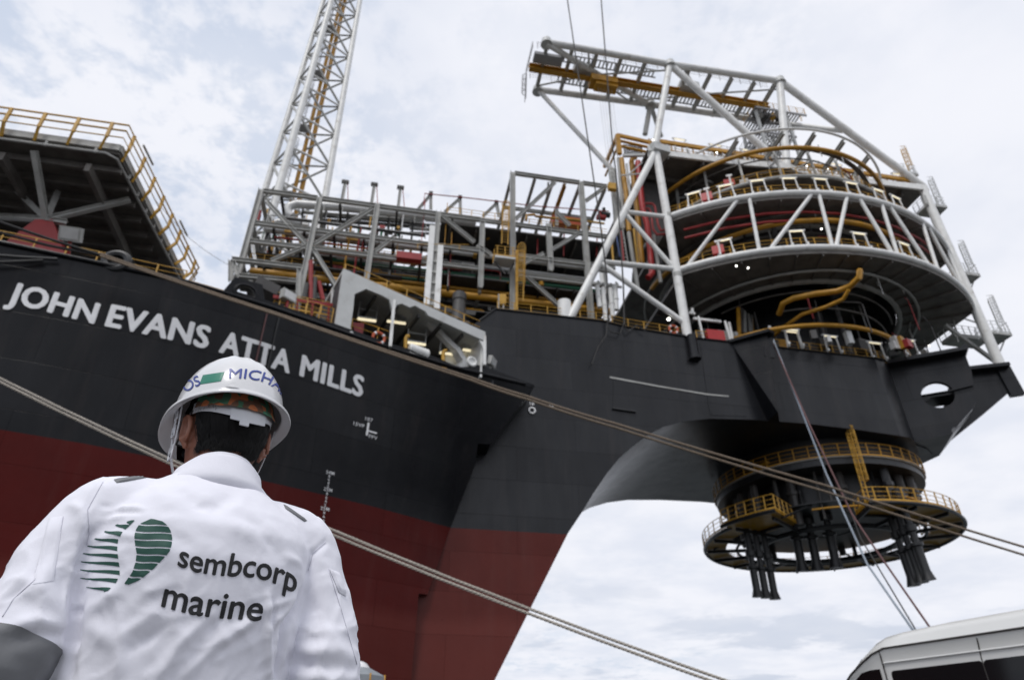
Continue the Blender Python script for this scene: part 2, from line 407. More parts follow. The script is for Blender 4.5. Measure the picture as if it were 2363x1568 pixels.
ext.add([P(2.2,68,-3),P(44,68,-3),P(44,68,33.4),P(2.2,68,34)],[(0,1,2,3)]) if False else None
fl=[(u,w) for u,w in prof]; ext.add([P(u,68,w) for u,w in fl],[tuple(range(len(fl)))[::-1]])
extension=ext.build('bow_extension','hull_paint_lit',ship,True)
ext_bvh=bvh_of(extension)
lip=MB(); pth=[P(6.3,46.95,32.9),P(7.7,46.95,34.3),P(17.4,46.95,34.3),P(19.5,46.95,33.95),P(26,46.95,33.55),P(44.2,46.95,33.5)]+[P(a+.05,b-.08,33.5) for a,b in plan[1:6]]
lip.tube(pth,.09,6); lip.build('deck_edge','hull_paint_lit',ship,True)
# radial brackets
def fin(name,p,q,poly,th=.4,hole=None,flange=None):
    """vertical plate through plan points p,q; poly in pixels on that plane"""
    p0=P(*p,30); d=(P(*q,30)-p0).normalized(); n=Vector((-d.y,d.x,0))
    pts=[PN(x,y,p0,n) for x,y in poly]
    m=MB()
    if hole:
        hc=PN(*hole[0],p0,n); r=hole[1]; N=24; ring=[hc+d*(r*math.cos(2*math.pi*i/N))+W*(r*math.sin(2*math.pi*i/N)) for i in range(N)]
        # outer loop resampled by angle round the hole
        def hit(a):
            dx,dz=math.cos(a),math.sin(a); best=None
            q2=[((x-hc).dot(d),(x-hc).z) for x in pts]
            for (x1,z1),(x2,z2) in zip(q2,q2[1:]+q2[:1]):
                ex,ez=x2-x1,z2-z1; den=dx*ez-dz*ex
                if abs(den)<1e-9: continue
                t=(x1*ez-z1*ex)/den; s_=(x1*dz-z1*dx)/den
                if t>0 and -1e-6<=s_<=1+1e-6 and (best is None or t>best): best=t
            return hc+d*(dx*best)+W*(dz*best)
        angs=sorted([2*math.pi*i/N for i in range(N)]+[math.atan2((x-hc).z,(x-hc).dot(d))%(2*math.pi) for x in pts])
        outer=[hit(a) for a in angs]; inner=[hc+d*(r*math.cos(a))+W*(r*math.sin(a)) for a in angs]
        m.ring(outer,inner,n*th)
    else: m.plate(pts,n*th)
    o=m.build(name,'hull_paint_lit',ship,fix=True)
    return o,p0,d,n
B=lambda x,y:K('b',x,y)
o,p0,d,n=fin('turret_bracket',(46.5,48.3),(52,44.6),[B(730,770),B(1340,690),B(1392,830),B(1420,1060),B(1400,1110),B(1250,1280),B(1200,1330),B(960,1345),B(800,1290)],.45,(B(1133,1003),1.32))
m=MB(); m.box(PN(*B(880,1075),p0,n)+n*.5,PN(*B(1070,1030),p0,n)+n*.5,.7,.12); m.box(PN(*B(1200,985),p0,n)-n*.1,PN(*B(1400,935),p0,n)-n*.1,.25,.12)
hc_=PN(*B(1133,1003),p0,n); m.box(hc_-d*1.9+n*1.7+W*.12,hc_+d*1.9+n*1.7+W*.12,2.4,.14); m.box(hc_-d*1.9+n*2.8+W*.75,hc_+d*1.9+n*2.8+W*.75,.1,1.4); m.build('stiffener','hull_paint_lit',ship)
a,b=PN(*B(745,790),p0,n),PN(*B(1335,680),p0,n); a.z=b.z=33.55
m=MB(); m.box(a,b,2.2,.35); m.tube([b+W*.2+n*.9,b+W*.2-n*.9],.3,10); m.build('bracket_flange','hull_paint_lit',ship)
o,p0,d,n=fin('turret_bracket',(52.5,48.9),(58.6,46.1),[B(1250,820),B(1655,812),B(1700,965),B(1480,1152),B(1240,1345),B(1180,1410),B(1120,1330)],.45)
a,b=PN(*B(1250,835),p0,n),PN(*B(1655,800),p0,n); a.z=b.z=33.55
m=MB(); m.box(a,b,2.0,.35); m.box(b-d*.3,b-d*.1-W*3,.5,1.2); m.build('bracket_flange','hull_paint_lit',ship)
# lower web joining the two outer brackets
m=MB(); m.plate([P(46.4,48.2,25.6),P(48.6,45.9,25.6),P(53.6,47.9,28.9),P(51,50.5,25.6),P(50.4,53.5,25.45)],(0,0,.4)); m.build('bracket_web','hull_paint_lit',ship,fix=True)
# near bracket under the mooring winch
m=MB(); tp=[P(29.6,47.05,33.45),P(32.0,45.0,33.45),P(32.9,47.05,33.45)]; bt=[P(31.45,47.05,25.75),P(31.35,45.15,25.75),P(32.6,47.05,25.75)]
m.add(tp+bt,[(0,1,2),(5,4,3),(0,3,4,1),(1,4,5,2),(2,5,3,0)]); m.build('turret_bracket','hull_paint',ship,fix=True)
m=MB(); m.plate([P(29.2,47,33.45),P(31.9,44.5,33.45),P(32.6,44.8,33.45),P(33.6,47,33.45)],(0,0,.28)); m.build('bracket_flange','hull_paint',ship,fix=True)
m=MB(); m.box(P(32.2,45.3,33.4),P(31.9,45.3,31.2),.12,.9); m.build('stiffener','hull_paint_lit',ship)
# leg shoe, doubler plates, scuff line
m=MB(); c=P(25.55,46.75,0); m.tube([c+W*33.6,c+W*31.3],.42,12); m.tube([c+W*31.3,c+W*31.1],.55,12); m.build('leg_shoe','hull_paint_lit',ship,True)
for q in ([K('a',215,780),K('a',370,790),K('a',385,1020),K('a',212,995)],[K('a',880,500),K('a',960,520),K('a',965,1050),K('a',955,1055)],[K('a',950,900),K('a',1205,915),K('a',1235,1060),K('a',970,1050)]):
    m=MB(); m.plate([PV(*p,46.995) for p in q],V*-.03); m.build('doubler_plate','hull_paint_lit',ship,fix=True)
m=MB(); m.plate([KV('a',190,752,46.96),KV('a',560,822,46.96),KV('a',940,885,46.96),KV('a',1100,900,46.96),KV('a',1100,908,46.96),KV('a',940,895,46.96),KV('a',560,832,46.96),KV('a',188,764,46.96)],V*-.01); m.build('scuff_line','grey_steel',ship)
m=MB(); q=[KV('a',210,996,46.9),KV('a',390,1022,46.9)]; m.box(*q,.2,.12); m.build('ledge','black_steel',ship)
# ---- name and marks
def hull_pt(u,w,off=.05,bvh=hull_bvh):
    h=bvh.ray_cast(P(u,20,w),V)
    return (h[0]-V*off) if h[0] else P(u,46.9,w)
def letters(words,off=.04,bold=.02,name='ship_name',par=ship,th=.02):
    out=MB()
    for body,u0,u1,w0a,w0b,hgt in words:
        me=text_mesh(body,1.,0,0,1.06,3); refine(me,.12,4)
        xs=[v.co.x for v in me.vertices]; ys=[v.co.y for v in me.vertices]; x0,x1,y1=min(xs),max(xs),max(ys)*.985
        for k,(ox,oy) in enumerate(((0,0),(bold,0),(-bold,0),(bold*.5,bold*.6),(-bold*.5,bold*.6),(bold*.5,-bold*.6),(-bold*.5,-bold*.6))):
            vs=[]
            for v in me.vertices:
                t=(v.co.x+ox-x0+bold)/(x1-x0+2*bold); u=u0+(u1-u0)*t; w=w0a+(w0b-w0a)*t+hgt*(v.co.y+oy+bold*.3)/(y1+bold*.6)
                vs.append(hull_pt(u,w,off+k*.003))
            out.add(vs,[tuple(p.vertices) for p in me.polygons])
        bpy.data.meshes.remove(me)
    return out.build(name,'letter_white',par)
def on_hull(x,y):
    h=hull_bvh.ray_cast(CAM,ray(x,y).normalized()); return UVW(h[0])
def word(body,xl,yl,xr,yr,xt,yt):
    """pixel of the baseline at the first and last letter, pixel of the top of the first letter"""
    a,b,t=on_hull(xl,yl),on_hull(xr,yr),on_hull(xt,yt); return (body,a[0],b[0],a[2],b[2],t[2]-a[2])
letters([word('JOHN',12,697,218,748,62,657),word('EVANS',241,752,479,806,271,706),word('ATTA',504,812,668,862,539,770),word('MILLS',690,866,836,917,707,822)],bold=.043)
def marks():
    out=MB()
    a=on_hull(*K('s',612,1540)); t=on_hull(*K('s',612,1430)); r=on_hull(*K('s',660,1500))
    hp=lambda u,w:hull_pt(u,w,.05)
    def strip(p,q,wd):
        p,q=hp(*p),hp(*q); d=(q-p).normalized(); s_=d.cross(V).normalized()*wd; out.add([p-s_,q-s_,q+s_,p+s_],[(0,1,2,3)])
    strip((a[0],a[2]),(a[0]+.02,t[2]),.07); mid=(a[2]+t[2])/2-.1; strip((a[0],mid),(a[0]+.62,mid),.05)
    def small(body,u,w,h):
        me=text_mesh(body,1.,.01,0,1.15,2); refine(me,.3,2); 
        vs=[hp(u+v.co.x*h*1.35,w+v.co.y*h*1.35) for v in me.vertices]; out.add(vs,[tuple(p.vertices) for p in me.polygons]); bpy.data.meshes.remove(me)
    small('107',a[0]-.28,t[2]+.10,.24); small('15VP',a[0]-.98,mid+.10,.24); small('FPV',a[0]+.12,mid-.42,.24)
    out.build('frame_mark','letter_white',ship)
    # draught marks: a metre figure then tens
    out=MB(); p=[on_hull(*K('p',x,y)) for x,y in ((1502,628),(1492,705),(1478,792),(1470,880),(1466,960))]
    for i,(q,z) in enumerate(zip(p,p[1:])):
        for j in range(5):
            t=j/5; u=q[0]+(z[0]-q[0])*t; w=q[2]+(z[2]-q[2])*t
            body=('%dM'%(24-i)) if j==0 else str(10-2*j)
            me=text_mesh(body,1.,.012,0,1.1,2); h=.17 if j else .21
            vs=[hp(u+(v.co.x-(.62 if j==0 else 0))*h*1.3,w+v.co.y*h*1.3) for v in me.vertices]; out.add(vs,[tuple(q_.vertices) for q_ in me.polygons]); bpy.data.meshes.remove(me)
    out.build('draught_mark','letter_white',ship)
    out=MB(); c=KV('s',1975,1330,46.9); o_=[c+P(.30*math.cos(k*.393),0,.30*math.sin(k*.393)) for k in range(16)]; i_=[c+P(.19*math.cos(k*.393),0,.19*math.sin(k*.393)) for k in range(16)]
    out.ring(o_,i_,V*-.02); out.build('thruster_mark','letter_white',ship)
    for q in ((1978,1288),(2140,1300)):
        me=text_mesh('18',1.,.01,0,1.1,2); c=KV('s',*q,46.9); out=MB(); out.add([c+P(v.co.x*.42-.3,0,v.co.y*.42) for v in me.vertices],[tuple(p.vertices) for p in me.polygons]); bpy.data.meshes.remove(me); out.build('thruster_mark','letter_white',ship)
marks()
# ---- panama chock plate (dark trapezoid with a round hole) on the rail
m=MB(); p0=P(-10.2,36.5,25.5); tdir=(P(-8.8,37,0)-P(-11,36.2,0)).normalized(); nn=Vector((-tdir.y,tdir.x,0))
pts=[PN(*K(3,x,y),p0,nn) for x,y in ((20,1205),(130,1075),(355,1140),(385,1330))]
hc=PN(*K(3,215,1205),p0,nn); N=20
angs=sorted([2*math.pi*i/N for i in range(N)]+[math.atan2((x-hc).z,(x-hc).dot(tdir))%(2*math.pi) for x in pts])
def hitp(a):
    dx,dz=math.cos(a),math.sin(a); best=None; q2=[((x-hc).dot(tdir),(x-hc).z) for x in pts]
    for (x1,z1),(x2,z2) in zip(q2,q2[1:]+q2[:1]):
        ex,ez=x2-x1,z2-z1; den=dx*ez-dz*ex
        if abs(den)<1e-9: continue
        t=(x1*ez-z1*ex)/den; s_=(x1*dz-z1*dx)/den
        if t>0 and -1e-6<=s_<=1.000001: best=t
    return hc+tdir*(dx*best)+W*(dz*best)
m.ring([hitp(a) for a in angs],[hc+tdir*(.62*math.cos(a))+W*(.5*math.sin(a)) for a in angs],nn*.5)
m.tube([hc+tdir*(.66*math.cos(2*math.pi*i/20))+W*(.54*math.sin(2*math.pi*i/20)) for i in range(20)],.12,6,closed=True)
m.build('panama_chock','hull_paint',ship,True,fix=True)
m=MB(); q=hc+nn*1.1; m.tube([q-tdir*1.0,q+tdir*.5+W*.2],.28,10); m.tube([q-W*.6,q+W*.5],.16,8); m.build('bollard','grey_steel',ship,True)
# red and dark scupper pipes hanging down the plating
for x,c_ in ((1170,'rope_red'),(1228,'black_steel')):
    pts=[]
    for i in range(9):
        y=40-i*0; 
    a=on_hull(*K('p',x+40,-30)); 
    tube(ship,'scupper_pipe',[hull_pt(a[0]-.02*i,25.6-i*.55,.12) for i in range(10)],.05,c_,6)
# fender tyre-like roller on the rail and its hoses
m=MB(); c=P(-17.0,34.7,26.0); m.tube([c+P(.62*math.cos(k*.314),0,.55*math.sin(k*.314)) for k in range(20)],.24,8,closed=True); m.tube([c+V*.1,c+V*1.2],.6,16); m.build('roller_fairlead','black_steel',ship,True)
for dz,x1 in ((.0,-19.6),(.7,-20.2)):
    m=MB(); q=[P(-30+i*(x1+30)/12,hull_v(-30+i*(x1+30)/12,25.5)-.25,25.1-dz*.4-1.3*math.sin(math.pi*(i/12))*(.6+dz*.5)) for i in range(13)]; m.tube(q,.09,6); m.build('hose','black_steel',ship,True)
rail(ship,[P(u,hull_v(u,25.5)+.35,25.5) for u in [-26+i*.9 for i in range(15)]],'yellow_paint',1.1,1.6,.03,kick=False)
rail(ship,[P(u,hull_v(u,25.5)+1.4,25.5) for u in [-13.4+i*.9 for i in range(10)]],'yellow_paint',1.1,1.4,.03,kick=False)
rail(ship,[P(7.9,47.3,34.3),P(17.4,47.3,34.3),P(19.5,47.3,33.95),P(25,47.3,33.6)],'yellow_paint',1.1,1.5,.03,kick=False)
rail(ship,[P(26.4,47.3,33.5),P(29.4,47.3,33.5)],'yellow_paint',1.1,1.2,.03)
rail(ship,[P(33,47.3,33.5),P(44,47.3,33.5)]+[P(a,b+.2,33.5) for a,b in plan[1:5]]+[P(49.5,50.6,33.5),P(50.2,54,33.5),P(50.2,61,33.5)],'yellow_paint',1.1,1.2,.03)
# ------------------------------------------------------------------ helicopter deck
HD=38.0
heli=T('helicopter_deck','dark underside of the raised octagonal helicopter deck with yellow edge rails','helicopter deck',P(-28,46,HD))
hp=[(-60,37.9),(-21.15,37.9),(-20.0,53.2),(-25,62),(-60,62)]
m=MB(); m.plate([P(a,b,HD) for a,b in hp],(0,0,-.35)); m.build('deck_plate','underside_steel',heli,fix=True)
m=MB(); q=[P(a,b,HD+.12) for a,b in hp]
for a,b in zip(q[:3],q[1:4]): m.box(a+V*-.1,b+V*-.1,.25,.55)
m.build('edge_beam','grey_steel',heli)
for i in range(9):
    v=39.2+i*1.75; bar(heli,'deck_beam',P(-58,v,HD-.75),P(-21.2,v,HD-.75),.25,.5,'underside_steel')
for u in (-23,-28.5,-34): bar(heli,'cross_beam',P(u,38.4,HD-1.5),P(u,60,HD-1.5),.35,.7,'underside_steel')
m=MB(); m.tube([P(-58,37.75,HD-.55),P(-21.9,37.75,HD-.55),P(-21.3,38.2,HD-.55),P(-20.6,46,HD-.55),P(-19.9,53,HD-.55)],.1,8); m.build('gutter_pipe','grey_steel',heli,True)
for i in range(8): 
    p=P(-45+i*3.2,37.75,HD-.5); bar(heli,'pipe_clip',p-W*.16,p+W*.3,.12,.16,'grey_steel')
for i in range(8):
    p=P(-21.0+i*.14,40+i*1.8,HD-.5); bar(heli,'pipe_clip',p-W*.16,p+W*.3,.12,.16,'grey_steel')
o=.75
m=MB(); pth=[P(-60,37.9-o,HD+.5),P(-20.9,37.9-o,HD+.5),P(-19.2,53.5,HD+.5),P(-24.5,62.5,HD+.5)]
for z in (0.05,.75,1.35): m.tube([p+W*z for p in pth],.075 if z>.1 else .05,7)
def posts(a,b,n):
    for i in range(n):
        p=a+(b-a)*((i+.5)/n); inn=(P(-30,48,HD)-p); inn.z=0; inn.normalize()
        m.box(p-W*.9+inn*.55,p+W*.0,.16,.22); m.box(p-W*.05,p+W*1.4,.16,.2)
posts(P(-45,37.9-o,HD+.5),pth[1],11); posts(pth[1],pth[2],8)
m.build('railing','yellow_paint',heli)
for i,(a,b) in enumerate([(.12,.24),(.62,.74)]):
    p=pth[1]+(pth[2]-pth[1])*a+W*1.5-V*.1+U*.25; q=pth[1]+(pth[2]-pth[1])*b+W*1.5-V*.1+U*.25; tube(heli,'light_bar',[p,q],.09,'silver_lagging',8)
tube(heli,'light_bar',[P(-34.5,37.0,HD+2.05),P(-31.5,37.0,HD+2.05)],.09,'silver_lagging',8)
# pedestal and raking struts
hub=PV(*K(2,330,835),41.5)
for x,y in ((245,345),(410,640),(930,695),(130,640),(-250,800)):
    e=KH(2,x,y,HD-.9); beam(heli,'strut',hub,e,.36,.36,'grey_steel')
beam(heli,'strut',hub,KV(2,475,860,41.6),.4,.4,'grey_steel')
m=MB(); q=[KV(2,x,y,41.4) for x,y in ((250,835),(375,835),(470,1110),(20,1010))]; m.plate(q,V*1.6); m.build('pedestal','red_paint',heli,fix=True)
# flood light on a bracket under the helideck
def floodlight(p,aim,label,s=1.,on=False,mount=None,cat='floodlight',grp=None):
    t=T('floodlight',label,cat,p,grp); p=Vector(p); d=Vector(aim).normalized(); x=d.cross(W).normalized(); y=x.cross(d)
    m=MB(); m.plate([p+x*(i*.42*s)+y*(j*.30*s) for i,j in ((-1,-1),(1,-1),(1,1),(-1,1))],-d*.3*s); m.build('housing','grey_steel',t,fix=True)
    m=MB(); m.plate([p+d*.01+x*(i*.34*s)+y*(j*.23*s) for i,j in ((-1,-1),(1,-1),(1,1),(-1,1))],d*.02*s); m.build('lens','flood_light' if on else 'silver_lagging',t,fix=True)
    m=MB(); m.box(p-d*.15*s-y*.3*s,p-d*.15*s-y*.9*s,.12*s,.12*s); m.build('bracket','red_paint' if mount=='red' else 'grey_steel',t)
    return t
floodlight(KV(2,497,938,37),(.2,-.8,-.5),'grey floodlight on a red bracket below the helicopter deck',1.5,False,'red')
# ------------------------------------------------------------------ pipe rack module
VF,VB=50,62
def mod(name,label): return T(name,label,'process module',P(0,VF,36))
pr=mod('pipe_rack','grey open steel pipe rack crossed by silver, green and yellow pipes')
cols=[(-14.65,34,47.3),(-9.2,33.6,47.3),(-3.73,34,47.5),(2.25,33,47.5),(6.7,38.7,46.8)]
for u,a,b in cols:
    beam(pr,'column',P(u,VF,a),P(u,VF,b),.48,.48,'grey_steel')
    beam(pr,'column',P(u,VB,30),P(u,VB,47.2),.45,.45,'grey_steel')
    beam(pr,'column',P(u,56,30),P(u,56,47.2),.35,.35,'dark_steel')
lv=[47.15,43.1,40.9,38.6]
for k,w in enumerate(lv):
    for (a,_,_),(b,_,_) in zip(cols,cols[1:]):
        if not(k==3): beam(pr,'beam',P(a+.25,VF,w),P(b-.25,VF,w),.35,.42,'grey_steel')
        if k!=1: beam(pr,'beam',P(a+.25,VB,w),P(b-.25,VB,w),.35,.42,'grey_steel')
    for u,_,_ in cols: beam(pr,'cross_beam',P(u,VF+.25,w-.05),P(u,VB,w-.05),.3,.38,'grey_steel')
    for i in range(8):
        u=-12.8+i*2.75
        if abs(u+9.2)>.8 and abs(u+3.7)>.8 and (k in(1,2) or i%2==0): beam(pr,'cross_beam',P(u,VF+.25,w-.1),P(u,VB,w-.1),.22,.3,'dark_steel')
def br3(i,pts,w=.36,mat='grey_steel',v=VF,par=None,name='brace'):
    for (x1,y1),(x2,y2) in pts: beam(par or pr,name,KV(i,x1,y1,v),KV(i,x2,y2,v),w,w,mat)
br3(3,[((385,450),(715,805)),((780,815),(1265,515)),((710,830),(430,945)),((770,845),(985,1190)),((1285,870),(1450,745))])
br3(4,[((285,490),(578,728)),((600,755),(725,838))])
for dv,mt in ((6,'dark_steel'),(12,'grey_steel')):
    for a,b in zip(cols[:4],cols[1:]): beam(pr,'brace',P(a[0],VF+dv,40.9),P(b[0],VF+dv,47),.28,.28,mt)
# shelf on the left end
br3(3,[((100,932),(680,1000)),((95,940),(95,1110)),((660,1000),(648,1300)),((165,1068),(640,1115)),((110,945),(150,1060))],.4,v=48.5,name='shelf_beam')
# decks inside the rack: dark grating floors with gaps
m=MB()
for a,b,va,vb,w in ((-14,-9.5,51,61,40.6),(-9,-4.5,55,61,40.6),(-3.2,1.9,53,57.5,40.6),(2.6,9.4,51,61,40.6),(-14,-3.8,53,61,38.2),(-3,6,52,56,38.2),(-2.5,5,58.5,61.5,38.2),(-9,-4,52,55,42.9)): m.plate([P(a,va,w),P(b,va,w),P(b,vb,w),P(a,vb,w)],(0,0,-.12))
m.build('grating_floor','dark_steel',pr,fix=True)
def pipe_u(par,pts,r,mat,name='pipe',n=10): return tube(par,name,pts,r,mat,n)
# pipes along the rack
pipe_u(pr,[KV(3,x,y,55.5) for x,y in ((600,580),(570,560),(562,525),(580,495),(640,478),(1000,505),(1690,575))]+[KV(4,x,y,55.5) for x,y in ((150,505),(590,545))],.46,'silver_lagging')
for q,r_,mt in (([(690,545),(1680,612)],.2,'grey_steel'),([(840,575),(1690,640)],.16,'dark_steel'),([(850,610),(1700,668)],.22,'dark_steel'),([(400,690),(430,640),(480,620),(740,648)],.3,'silver_lagging'),([(600,700),(1250,745)],.2,'dark_steel'),([(300,705),(900,742)],.12,'grey_steel')):
    pipe_u(pr,[KV(3,x,y,56.5) for x,y in q],r_,mt)
for q,r_,mt in (([(0,560),(560,610)],.2,'dark_steel'),([(0,600),(560,640)],.22,'grey_steel'),([(0,640),(560,668)],.14,'dark_steel')): pipe_u(pr,[KV(4,x,y,56.5) for x,y in q],r_,mt)
for x in (690,880,1060,1160,1300,1400,1500,1600): beam(pr,'pipe_support',KV(3,x,500+(x-690)*.07,56.2),KV(3,x-18,740+(x-690)*.05,56.2),.22,.22,'dark_steel')
qq=random.Random(19)
for i in range(80):
    x=qq.uniform(290,1660); y=qq.uniform(600,900)+(x-900)*.07; v=qq.uniform(51,59); p=KV(3,x,y,v); L_=qq.uniform(.5,2.4); mt=qq.choice(('dark_steel','dark_steel','grey_steel','amber_paint','red_paint','silver_lagging','dark_steel','yellow_paint','green_paint'))
    if qq.random()<.45: tube(pr,'branch_pipe',[p,p+W*L_],qq.choice((.05,.08,.12)),mt,6)
    elif qq.random()<.6: tube(pr,'branch_pipe',[p,p+V*L_*1.2,p+V*L_*1.2+U*.4],qq.choice((.05,.08,.14)),mt,6)
    else: bar(pr,'junction_box',p,p+U*qq.uniform(.2,.7),.4,qq.uniform(.25,.8),mt)
pipe_u(pr,[P(-13,54,41),P(-13.1,54,43.1),P(-12.4,54,44.1),P(-11,54,44.3),P(2,54,44.4),P(19,54,44.4)],.25,'silver_lagging')
pipe_u(pr,[P(-13.8,51.0,43.35),P(20,51.0,43.45)],.27,'silver_lagging')
pipe_u(pr,[P(-9,57.5,45.2),P(9,57.5,45.2)],.2,'dark_steel'); pipe_u(pr,[P(-9,58.6,45.2),P(9,58.6,45.2)],.2,'dark_steel')
pipe_u(pr,[P(-9,52.2,44.9),P(-3,52.2,44.9),P(-2.6,52.2,44.5),P(6,52.2,44.5)],.12,'dark_steel')
pipe_u(pr,[P(-7.6,53,42.2),P(20,53,42.2)],.24,'green_paint'); pipe_u(pr,[P(-9,54.2,41.9),P(7,54.2,41.9)],.18,'green_paint')
pipe_u(pr,[P(-8.5,51,41.35),P(5,51,41.35)],.12,'red_paint'); 
MB().box(P(-1.3,49.4,40.75),P(1.0,49.4,40.75),.7,.75).build('valve_box','red_paint',pr)
pipe_u(pr,[P(-14,51,38.3),P(20,51,38.35)],.36,'amber_paint')
pipe_u(pr,[P(-12.8,52.4,40.4),P(-12.4,52.4,40.1),P(20,52.4,40.0)],.22,'amber_paint')
pipe_u(pr,[P(-9,56,39.6),P(20,56,39.6)],.28,'amber_paint'); pipe_u(pr,[P(-14,58,38),P(20,58,38)],.3,'amber_paint')
pipe_u(pr,[P(-9,53.2,41.5),P(6,53.2,41.5)],.07,'yellow_paint'); pipe_u(pr,[P(-12,52.2,41.3),P(-6,52.2,41.3)],.06,'yellow_paint')
pipe_u(pr,[P(-13,60,40),P(19,60,40)],.3,'dark_steel'); pipe_u(pr,[P(-13,54.6,37.6),P(19,54.6,37.6)],.35,'dark_steel'); pipe_u(pr,[P(-13,59.3,37.2),P(19,59.3,37.2)],.3,'dark_steel')
for u in (-11.9,-6.2,6): bar(pr,'pipe_marker',P(u,51.0,43.4),P(u+1.1,51.0,43.42),.57,.57,'yellow_paint')
for i in range(26):
    u=-13.5+i*.92+random.uniform(-.3,.3); v=random.choice((51.6,53.5,55,57)); w=random.choice((47,43,40.8)); 
    tube(pr,'hanger',[P(u,v,w),P(u,v,w-random.uniform(1,2.2))],.05,random.choice(('red_paint','dark_steel','grey_steel','red_paint')),6)
for i in range(12):
    u=-13+i*1.9; v=random.choice((53,56,59)); a=random.choice((37.5,40.9)); bar(pr,'equipment_box',P(u,v,a+.1),P(u+random.uniform(.5,1.3),v,a+.1),.7,random.uniform(.6,1.4),random.choice(('dark_steel','grey_steel','amber_paint','dark_steel','red_paint')))
rr=random.Random(11)
for i in range(84):      # small bore lines and cable trays threading the rack
    v=rr.uniform(50.8,61); w=rr.choice((36.6,37.2,37.8,38.9,39.4,40.2,41.3,41.9,42.5,43.6,44.2,45.0,45.8)); u0=rr.uniform(-14,2); u1=min(u0+rr.uniform(4,16),9 if w>43 else 19)
    mt=rr.choice(('dark_steel','dark_steel','grey_steel','amber_paint','dark_steel','underside_steel','silver_lagging','yellow_paint','red_paint'))
    if rr.random()<.28: bar(pr,'cable_tray',P(u0,v,w),P(u1,v,w),rr.uniform(.3,.7),.12,'dark_steel' if mt not in('grey_steel',) else mt)
    else:
        r=rr.choice((.05,.07,.1,.14)); q=[P(u0,v,w),P(u1,v,w)]
        if rr.random()<.5: q+= [P(u1+.25,v,w-.1),P(u1+.35,v,w-.4),P(u1+.35,v,w-rr.uniform(1,3))]
        pipe_u(pr,q,r,mt,n=7)
for i in range(20):
    u=rr.uniform(-13.5,16); v=rr.uniform(51,60); w=rr.uniform(36,44); m=MB(); m.tube([P(u,v,w),P(u,v,w+rr.uniform(.4,.9))],rr.uniform(.12,.3),9); m.build('valve',rr.choice(('dark_steel','grey_steel','red_paint','amber_paint')),pr,True)
rail(pr,[P(-9,50.6,41.0),P(-4,50.6,41.0),P(2,50.6,41.0)],h=1.1,step=1.3); rail(pr,[P(-14.2,50.6,38.9),P(-9.5,50.6,38.9)],h=1.1,step=1.2); rail(pr,[P(-9,54.5,43.2),P(1.5,54.5,43.2)],'amber_paint',h=1.1,step=1.4)
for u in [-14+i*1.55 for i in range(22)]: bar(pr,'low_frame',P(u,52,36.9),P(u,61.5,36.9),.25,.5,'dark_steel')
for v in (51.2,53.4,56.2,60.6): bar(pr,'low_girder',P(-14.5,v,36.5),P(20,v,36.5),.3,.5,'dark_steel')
for i,(u0,u1,v,w0,w1) in enumerate(((-14,-10.5,55,25.5,34.5),(-9.8,-7.5,53,25.5,35.5),(-6.8,-3.5,56,25.5,33.5),(-2.6,-.6,54,25.5,34.8),(3.4,5.2,55,30,35.2),(6.5,9,57,33,36))):
    m=MB(); m.plate([P(u0,v,w0),P(u1,v,w0),P(u1,v+2.5,w0),P(u0,v+2.5,w0)],(0,0,w1-w0)); m.build('deck_machine','dark_steel',pr,fix=True)
for i in range(34):
    u=rr.uniform(-14.3,9); v=rr.choice((50.3,50.6,53,56,61)); w0=rr.choice((38.6,40.9,43.1)); tube(pr,'riser',[P(u,v,w0),P(u,v,w0+rr.choice((2.2,2.2,4.2,6)))],rr.choice((.04,.06,.1)),rr.choice(('grey_steel','dark_steel','pale_steel','amber_paint','red_paint')),6)
for w in (47.2,):
    rail(pr,[P(-9,52,w+.15),P(2,52,w+.15)],'grey_steel',1.0,1.8,.025,kick=False)
# stub posts with fire pipe on the roof
for i,(x,y,h) in enumerate(((1010,450,95),(1255,470,95),(1475,495,90))):
    a=KV(3,x,y,51); beam(pr,'roof_post',a,a+W*2.6,.3,.3,'grey_steel'); bar(pr,'post_head',a+W*2.6-U*.35,a+W*2.6+U*.35,.35,.3,'dark_steel'); tube(pr,'fire_hose',[a+W*2.4+U*.25,a+U*.6],.04,'red_paint',5)
for (x1,y1),(x2,y2),(x3,y3) in (((190,435),(190,290),(70,440)),((455,480),(450,325),(315,455)),((800,500),(775,370),(655,495))):
    beam(pr,'roof_post',KV(4,x1,y1,51),KV(4,x2,y2,51),.3,.3,'grey_steel'); beam(pr,'roof_brace',KV(4,x2,y2+10,51),KV(4,x3,y3,51),.26,.26,'grey_steel'); bar(pr,'post_head',KV(4,x2,y2+5,51)-U*.2,KV(4,x2,y2+5,51)+U*.2,.35,.45,'dark_steel')
tube(pr,'fire_pipe',[KV(4,125,400,50.8),KV(4,135,292,50.8),KV(4,440,322,50.8),KV(4,770,360,50.8),KV(4,1130,405,50.8),KV(4,1780,450,50.8)],.06,'red_paint',6)
# tall white cable riser at the hull side
cr=T('cable_riser','white twin column cable riser rising behind the sloping shelter roof','cable riser',P(1,46.5,30))
for (x1,y1),(x2,y2) in (((203,590),(150,1290)),((276,765),(240,1330))):
    bar(cr,'column',KV(4,x1,y1,47.5),KV(4,x2,y2,47.5),.5,.5,'white_steel')
for i in range(6):
    y=800+i*95; bar(cr,'rung',KV(4,195-(i*6),y,47.5),KV(4,262-(i*6),y+5,47.5),.2,.22,'grey_steel')
bar(cr,'cable_tray',KV(4,232,780,47.9),KV(4,205,1310,47.9),.5,.15,'grey_steel')
